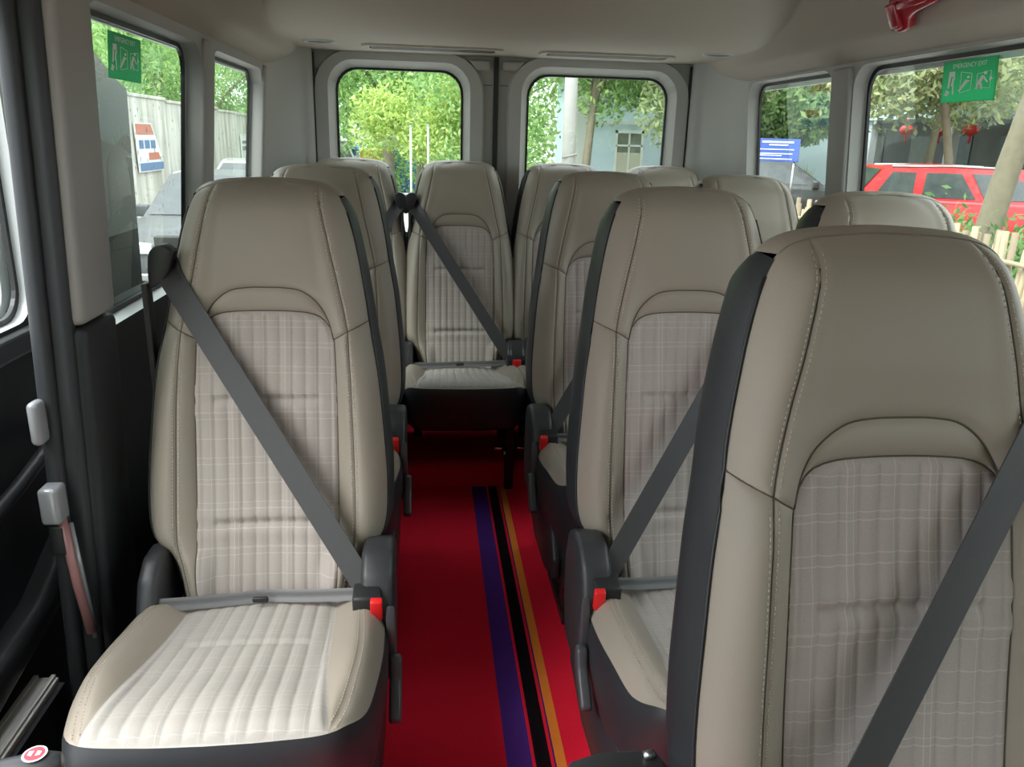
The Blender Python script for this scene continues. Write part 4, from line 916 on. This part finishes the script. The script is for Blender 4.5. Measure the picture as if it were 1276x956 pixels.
# right side: slanting trunk close by, overhanging trees
tree(6.15, 8.35, (.6, .0), .155, 0, 3.6, (2.0, 1.8, .8), 4500, 'leaf_olive', 'slanting pale tree trunk behind the bamboo fence', .13, 14, zg=-.45, seed=12)
tree(10.9, 15.6, (-.9, 0), .10, 0, 3.4, (1.9, 1.7, .9), 6500, 'leaf_olive', 'olive tree hanging over the red car', .13, 18, zg=-.45, seed=13)
tree(12.4, 19.2, (.2, 0), .12, 0, 3.9, (2.6, 2.4, 1.3), 6500, 'leaf_olive', 'slim grey tree in front of the shop with lanterns', .16, 18, zg=-.45, seed=14)
tree(8.6, 21.0, (-.2, 0), .12, 0, 2.9, (2.0, 1.2, 1.3), 8000, 'leaf_green', 'broadleaf tree behind the small rear side window', .17, 12, zg=-.45, seed=15)

def agave(x, y, z, n, ln, label):
    o = empty('agave_plant', (x, y, z)); tag(o, label, 'plant', 'spiky plants in the planting bed')
    for k in range(n):
        a = random.uniform(0, 6.283); el = random.uniform(.45, 1.35); d = Vector((math.cos(a) * math.cos(el), math.sin(a) * math.cos(el), math.sin(el))); sd_ = Vector((-math.sin(a), math.cos(a), 0)) * .028
        l_ = ln * random.uniform(.7, 1.1); p1 = d * l_ * .5; p2 = d * l_ + Vector((0, 0, -.08 * ln))
        m = MB(); m.add([-sd_ * .7, sd_ * .7, p1 + sd_, p1 - sd_, p2, p1 + Vector((0, 0, -.012))], [(0, 1, 2, 5), (1, 0, 3, 5), (2, 4, 5), (3, 4, 5)]); m.build('leaf', 'leaf_agave', o, smooth=False)
for i, (x, y, z, n, ln) in enumerate(((13.3, 20.8, .15, 26, .9), (13.4, 19.6, .15, 30, 1.0), (14.2, 16.4, .05, 22, .8), (9.6, 19.9, .15, 26, .9), (6.2, 22.0, -.75, 20, 1.3), (8.0, 21.8, -.75, 18, 1.1))):
    agave(x, y, z, n, ln, ('spiky agave beyond the red car by the shop front', 'broad spiky agave beyond the red car by the shop front', 'low spiky plant between red car and trunk', 'spiky green plant beside the blue sign', 'spiky plant below the pale blue house window', 'spiky plant at the edge of the pale blue house')[i])
def bush(x, y, z, r_, n, label):
    random.seed(int(x * 100)); np.random.seed(int(x * 100))
    o = empty('shrub', (x, y, z)); tag(o, label, 'shrub', 'shrubs behind the bamboo fence')
    V, Fc = leaves(np.random.normal(size=(n, 3)) * np.array((r_, r_, r_ * .5)) * .5 + np.array((0, 0, r_ * .6)), .05); f = leafmesh('foliage', V, Fc, 'leaf_shrub', o); f['kind'] = 'stuff'
    m = MB(); m.tube([(0, 0, 0), (.02, .01, r_ * .7)], .015, 6); m.build('stem', 'bark', o)
for i, (x, y) in enumerate(((6.4, 9.3), (6.0, 8.1), (7.0, 7.9), (6.2, 7.1))): bush(x, y, -.45, 1.0 if i != 2 else .8, 1600, ('leafy shrub behind the bamboo fence by the red car', 'leafy shrub at the foot of the slanting trunk', 'leafy shrub right of the slanting trunk', 'low leafy shrub close behind the bamboo pickets')[i])

# bamboo fence
fence = empty('bamboo_fence', (5.2, 0, -.45)); tag(fence, 'bamboo picket fence in front of the planting bed', 'fence')
pm = []
for v in range(8):
    random.seed(50 + v); hgt = 1.08 + random.uniform(-.08, .08); bm_ = MB(); lx, ly = random.uniform(-.03, .03), random.uniform(-.05, .05)
    bm_.tube([(0, 0, 0), (lx * .4, ly * .4, hgt * .45), (lx, ly, hgt)], [.030, .031, .029], 8); q = bm_.build('picket', 'bamboo' if v % 3 else 'bamboo_dry', None); pm.append(q.data); bpy.data.objects.remove(q)
random.seed(3)
for k in range(150):
    q = bpy.data.objects.new('picket', pm[random.randrange(8)]); COL.objects.link(q); q.parent = fence; q.location = (random.uniform(-.015, .015), 2.8 + k * .078 + random.uniform(-.008, .008), 0)
for zz in (.30, .88):
    m = MB(); m.tube([(-.045, 2.7, zz), (-.05, 8, zz + .02), (-.045, 14.6, zz)], .022, 8); m.build('rail', 'bamboo', fence)

# utility pole, thin posts
m = MB(); m.tube([(3.15, 18, ZG), (3.12, 18, 3), (3.08, 18, 8)], [.16, .14, .11], 18); o = m.build('utility_pole', 'pole_concrete'); tag(o, 'tall pale concrete utility pole behind the rear door', 'pole')
m = MB(); m.tube([(2.97, 17.86, 1.02), (3.3, 17.86, 1.10)], .03, 8); m.build('strap', 'dim_wall', o)
for x, y, h_, lab in ((-.32, 16.2, 2.3, 'thin white post beyond the rear window, the nearer one'), (.02, 18, 2.35, 'thin white post beyond the rear window, the farther one')):
    m = MB(); m.tube([(x, y, ZG), (x, y, ZG + h_)], .022, 10); o = m.build('white_post', 'pole_concrete'); m = MB(); m.tube([(x, y, ZG + h_), (x, y, ZG + h_ + .03)], .028, 10); m.build('post_cap', 'pole_concrete', o); tag(o, lab, 'post')
for x, y, w_, h_, mt, lab in ((-1.9, 30, .9, 1.5, 'bin_yellow', 'yellow street container far behind the rear door'), (-.75, 30.5, .9, 1.5, 'bin_blue', 'blue street container far behind the rear door'), (-3.0, 31, .8, 1.6, 'bin_blue', 'teal-blue box far behind the rear door beside the white van')):
    o = empty('street_container', (x, y, ZG)); tag(o, lab, 'container')
    m = MB(); m.prism([(-w_ / 2, .12), (w_ / 2, .12), (w_ / 2 + .05, h_), (-w_ / 2 - .05, h_)], 'y', -.4, .4, .03); m.build('body', mt, o)
    m = MB(); m.prism([(-w_ / 2 - .08, h_), (w_ / 2 + .08, h_), (w_ / 2, h_ + .12), (-w_ / 2, h_ + .12)], 'y', -.45, .45, .02); m.build('lid', mt, o)
    for sx in (-1, 1):
        m = MB(); m.tube([(sx * w_ * .36 - .03, -.3, .08), (sx * w_ * .36 + .03, -.3, .08)], .08, 10); m.build('wheel', 'tyre', o)

# pale blue house straight behind
h = empty('blue_house', (0, 23, ZG)); tag(h, 'pale blue house with a white framed window behind the rear door', 'house')
m = MB(); V, Fc = plate([(4.55, 0), (12.5, 0), (12.5, 4.2), (4.55, 4.2)], [[(5.36, 1.2), (6.13, 1.2), (6.13, 2.42), (5.36, 2.42)]], lambda x, z: (x, 0, z)); m.add(V, Fc); m.box(4.56, 12.5, .02, 6, 0, 4.2); m.build('wall', 'blue_wall', h, smooth=False)
m = MB(); m.box(4.18, 4.58, -.12, .3, 0, 4.2, .02); m.build('corner_column', 'pale_wall', h, smooth=False)
m = MB(); m.box(4.0, 12.7, -.35, 6.2, 4.2, 4.4, .02); m.build('roof_slab', 'pale_wall', h, smooth=False)
m = MB(); m.box(4.58, 12.5, -.06, .02, 2.62, 2.70); m.build('string_course', 'pale_wall', h, smooth=False)
wn = MB()
for r_ in ((5.33, 5.40, 1.17, 2.45), (6.09, 6.16, 1.17, 2.45), (5.33, 6.16, 2.38, 2.45), (5.33, 6.16, 1.15, 1.22), (5.72, 5.77, 1.2, 2.4), (5.36, 6.13, 2.02, 2.07)): wn.box(r_[0], r_[1], -.03, .03, r_[2], r_[3])
wn = wn.build('window', 'white_paint', h, smooth=False)
for a, b in ((5.40, 5.72), (5.77, 6.09)):
    m = MB(); m.box(a, b, .005, .012, 2.07, 2.38); m.box(a, b, .005, .012, 1.85, 2.02); m.build('pane', 'window_dark', wn, smooth=False)
    m = MB(); m.box(a, b, .005, .012, 1.22, 1.85); m.build('pane', 'curtain', wn, smooth=False)
# shop building on the double seat side
b = empty('shop_building', (14.6, 0, -.45)); tag(b, 'shop with pale blue fascia and dark front under red lanterns', 'building')
m = MB(); m.box(1.2, 1.4, 12, 34, 0, 3.0); m.build('shop_front', 'dim_wall', b, smooth=False)
m = MB(); m.box(-.3, 1.6, 12, 34, 2.72, 3.35, .03); m.build('fascia', 'blue_wall', b, smooth=False)
m = MB(); m.box(-.4, 1.6, 12, 34, 3.35, 3.5, .03); m.build('roof_edge', 'pale_wall', b, smooth=False)
for yy in (17.4, 21.4, 25.6, 29): m = MB(); m.box(-.15, .1, yy, yy + .25, 0, 2.72, .02); m.build('column', 'pale_wall', b, smooth=False)
for yy in (18.2, 20.0, 22.4, 24.2, 27):
    m = MB(); m.box(1.16, 1.22, yy, yy + 1.2, 0, 2.3, .01); dr = m.build('shop_door', 'window_dark', b, smooth=False); m = MB(); m.box(1.13, 1.17, yy + .08, yy + .14, .9, 1.3, .005); m.build('handle', 'steel', dr, smooth=False)
m = MB(); m.box(1.1, 1.25, 15.2, 17.2, 0, 2.72, .01); m.build('side_panel', 'blue_wall', b, smooth=False)
for x, y in ((14.1, 23.05), (14.1, 21.45), (14.1, 20.15), (14.1, 18.2)):
    o = empty('red_lantern', (x, y, 1.95)); tag(o, 'round red lantern hanging under the shop fascia', 'lantern', 'red lanterns under the fascia')
    bm = bmesh.new(); bmesh.ops.create_uvsphere(bm, u_segments=14, v_segments=9, radius=.2)
    for v in bm.verts: v.co.z *= .8
    from_bm('lantern_body', bm, 'lantern_red', o, True)
    m = MB(); m.tube([(0, 0, .15), (0, 0, .35)], .012, 6); m.tube([(0, 0, -.16), (0, 0, -.34)], .03, 6); m.build('cord_and_tassel', 'lantern_red', o)
# blue notice board
o = empty('blue_notice_board', (6.9, 15.6, -.45), R(-30)); tag(o, 'blue notice board with white lines behind the small rear side window', 'sign')
m = MB(); m.box(-.42, .42, -.02, .02, 1.55, 1.98, .005); m.build('board', 'sign_blue', o, smooth=False)
m = MB()
for (a, b_, zc_, t_) in ((-.30, .30, 1.92, .016), (-.16, .20, 1.865, .012), (-.36, .32, 1.78, .008), (-.36, .30, 1.70, .008), (-.36, .1, 1.665, .008), (-.36, .30, 1.60, .008)): m.box(a, b_, -.026, -.02, zc_ - t_, zc_ + t_)
m.build('white_lines', 'poster_white', o, smooth=False)
for s in (-1, 1): m = MB(); m.tube([(s * .34, .03, 0), (s * .34, .03, 1.95)], .025, 8); m.build('post', 'steel', o)
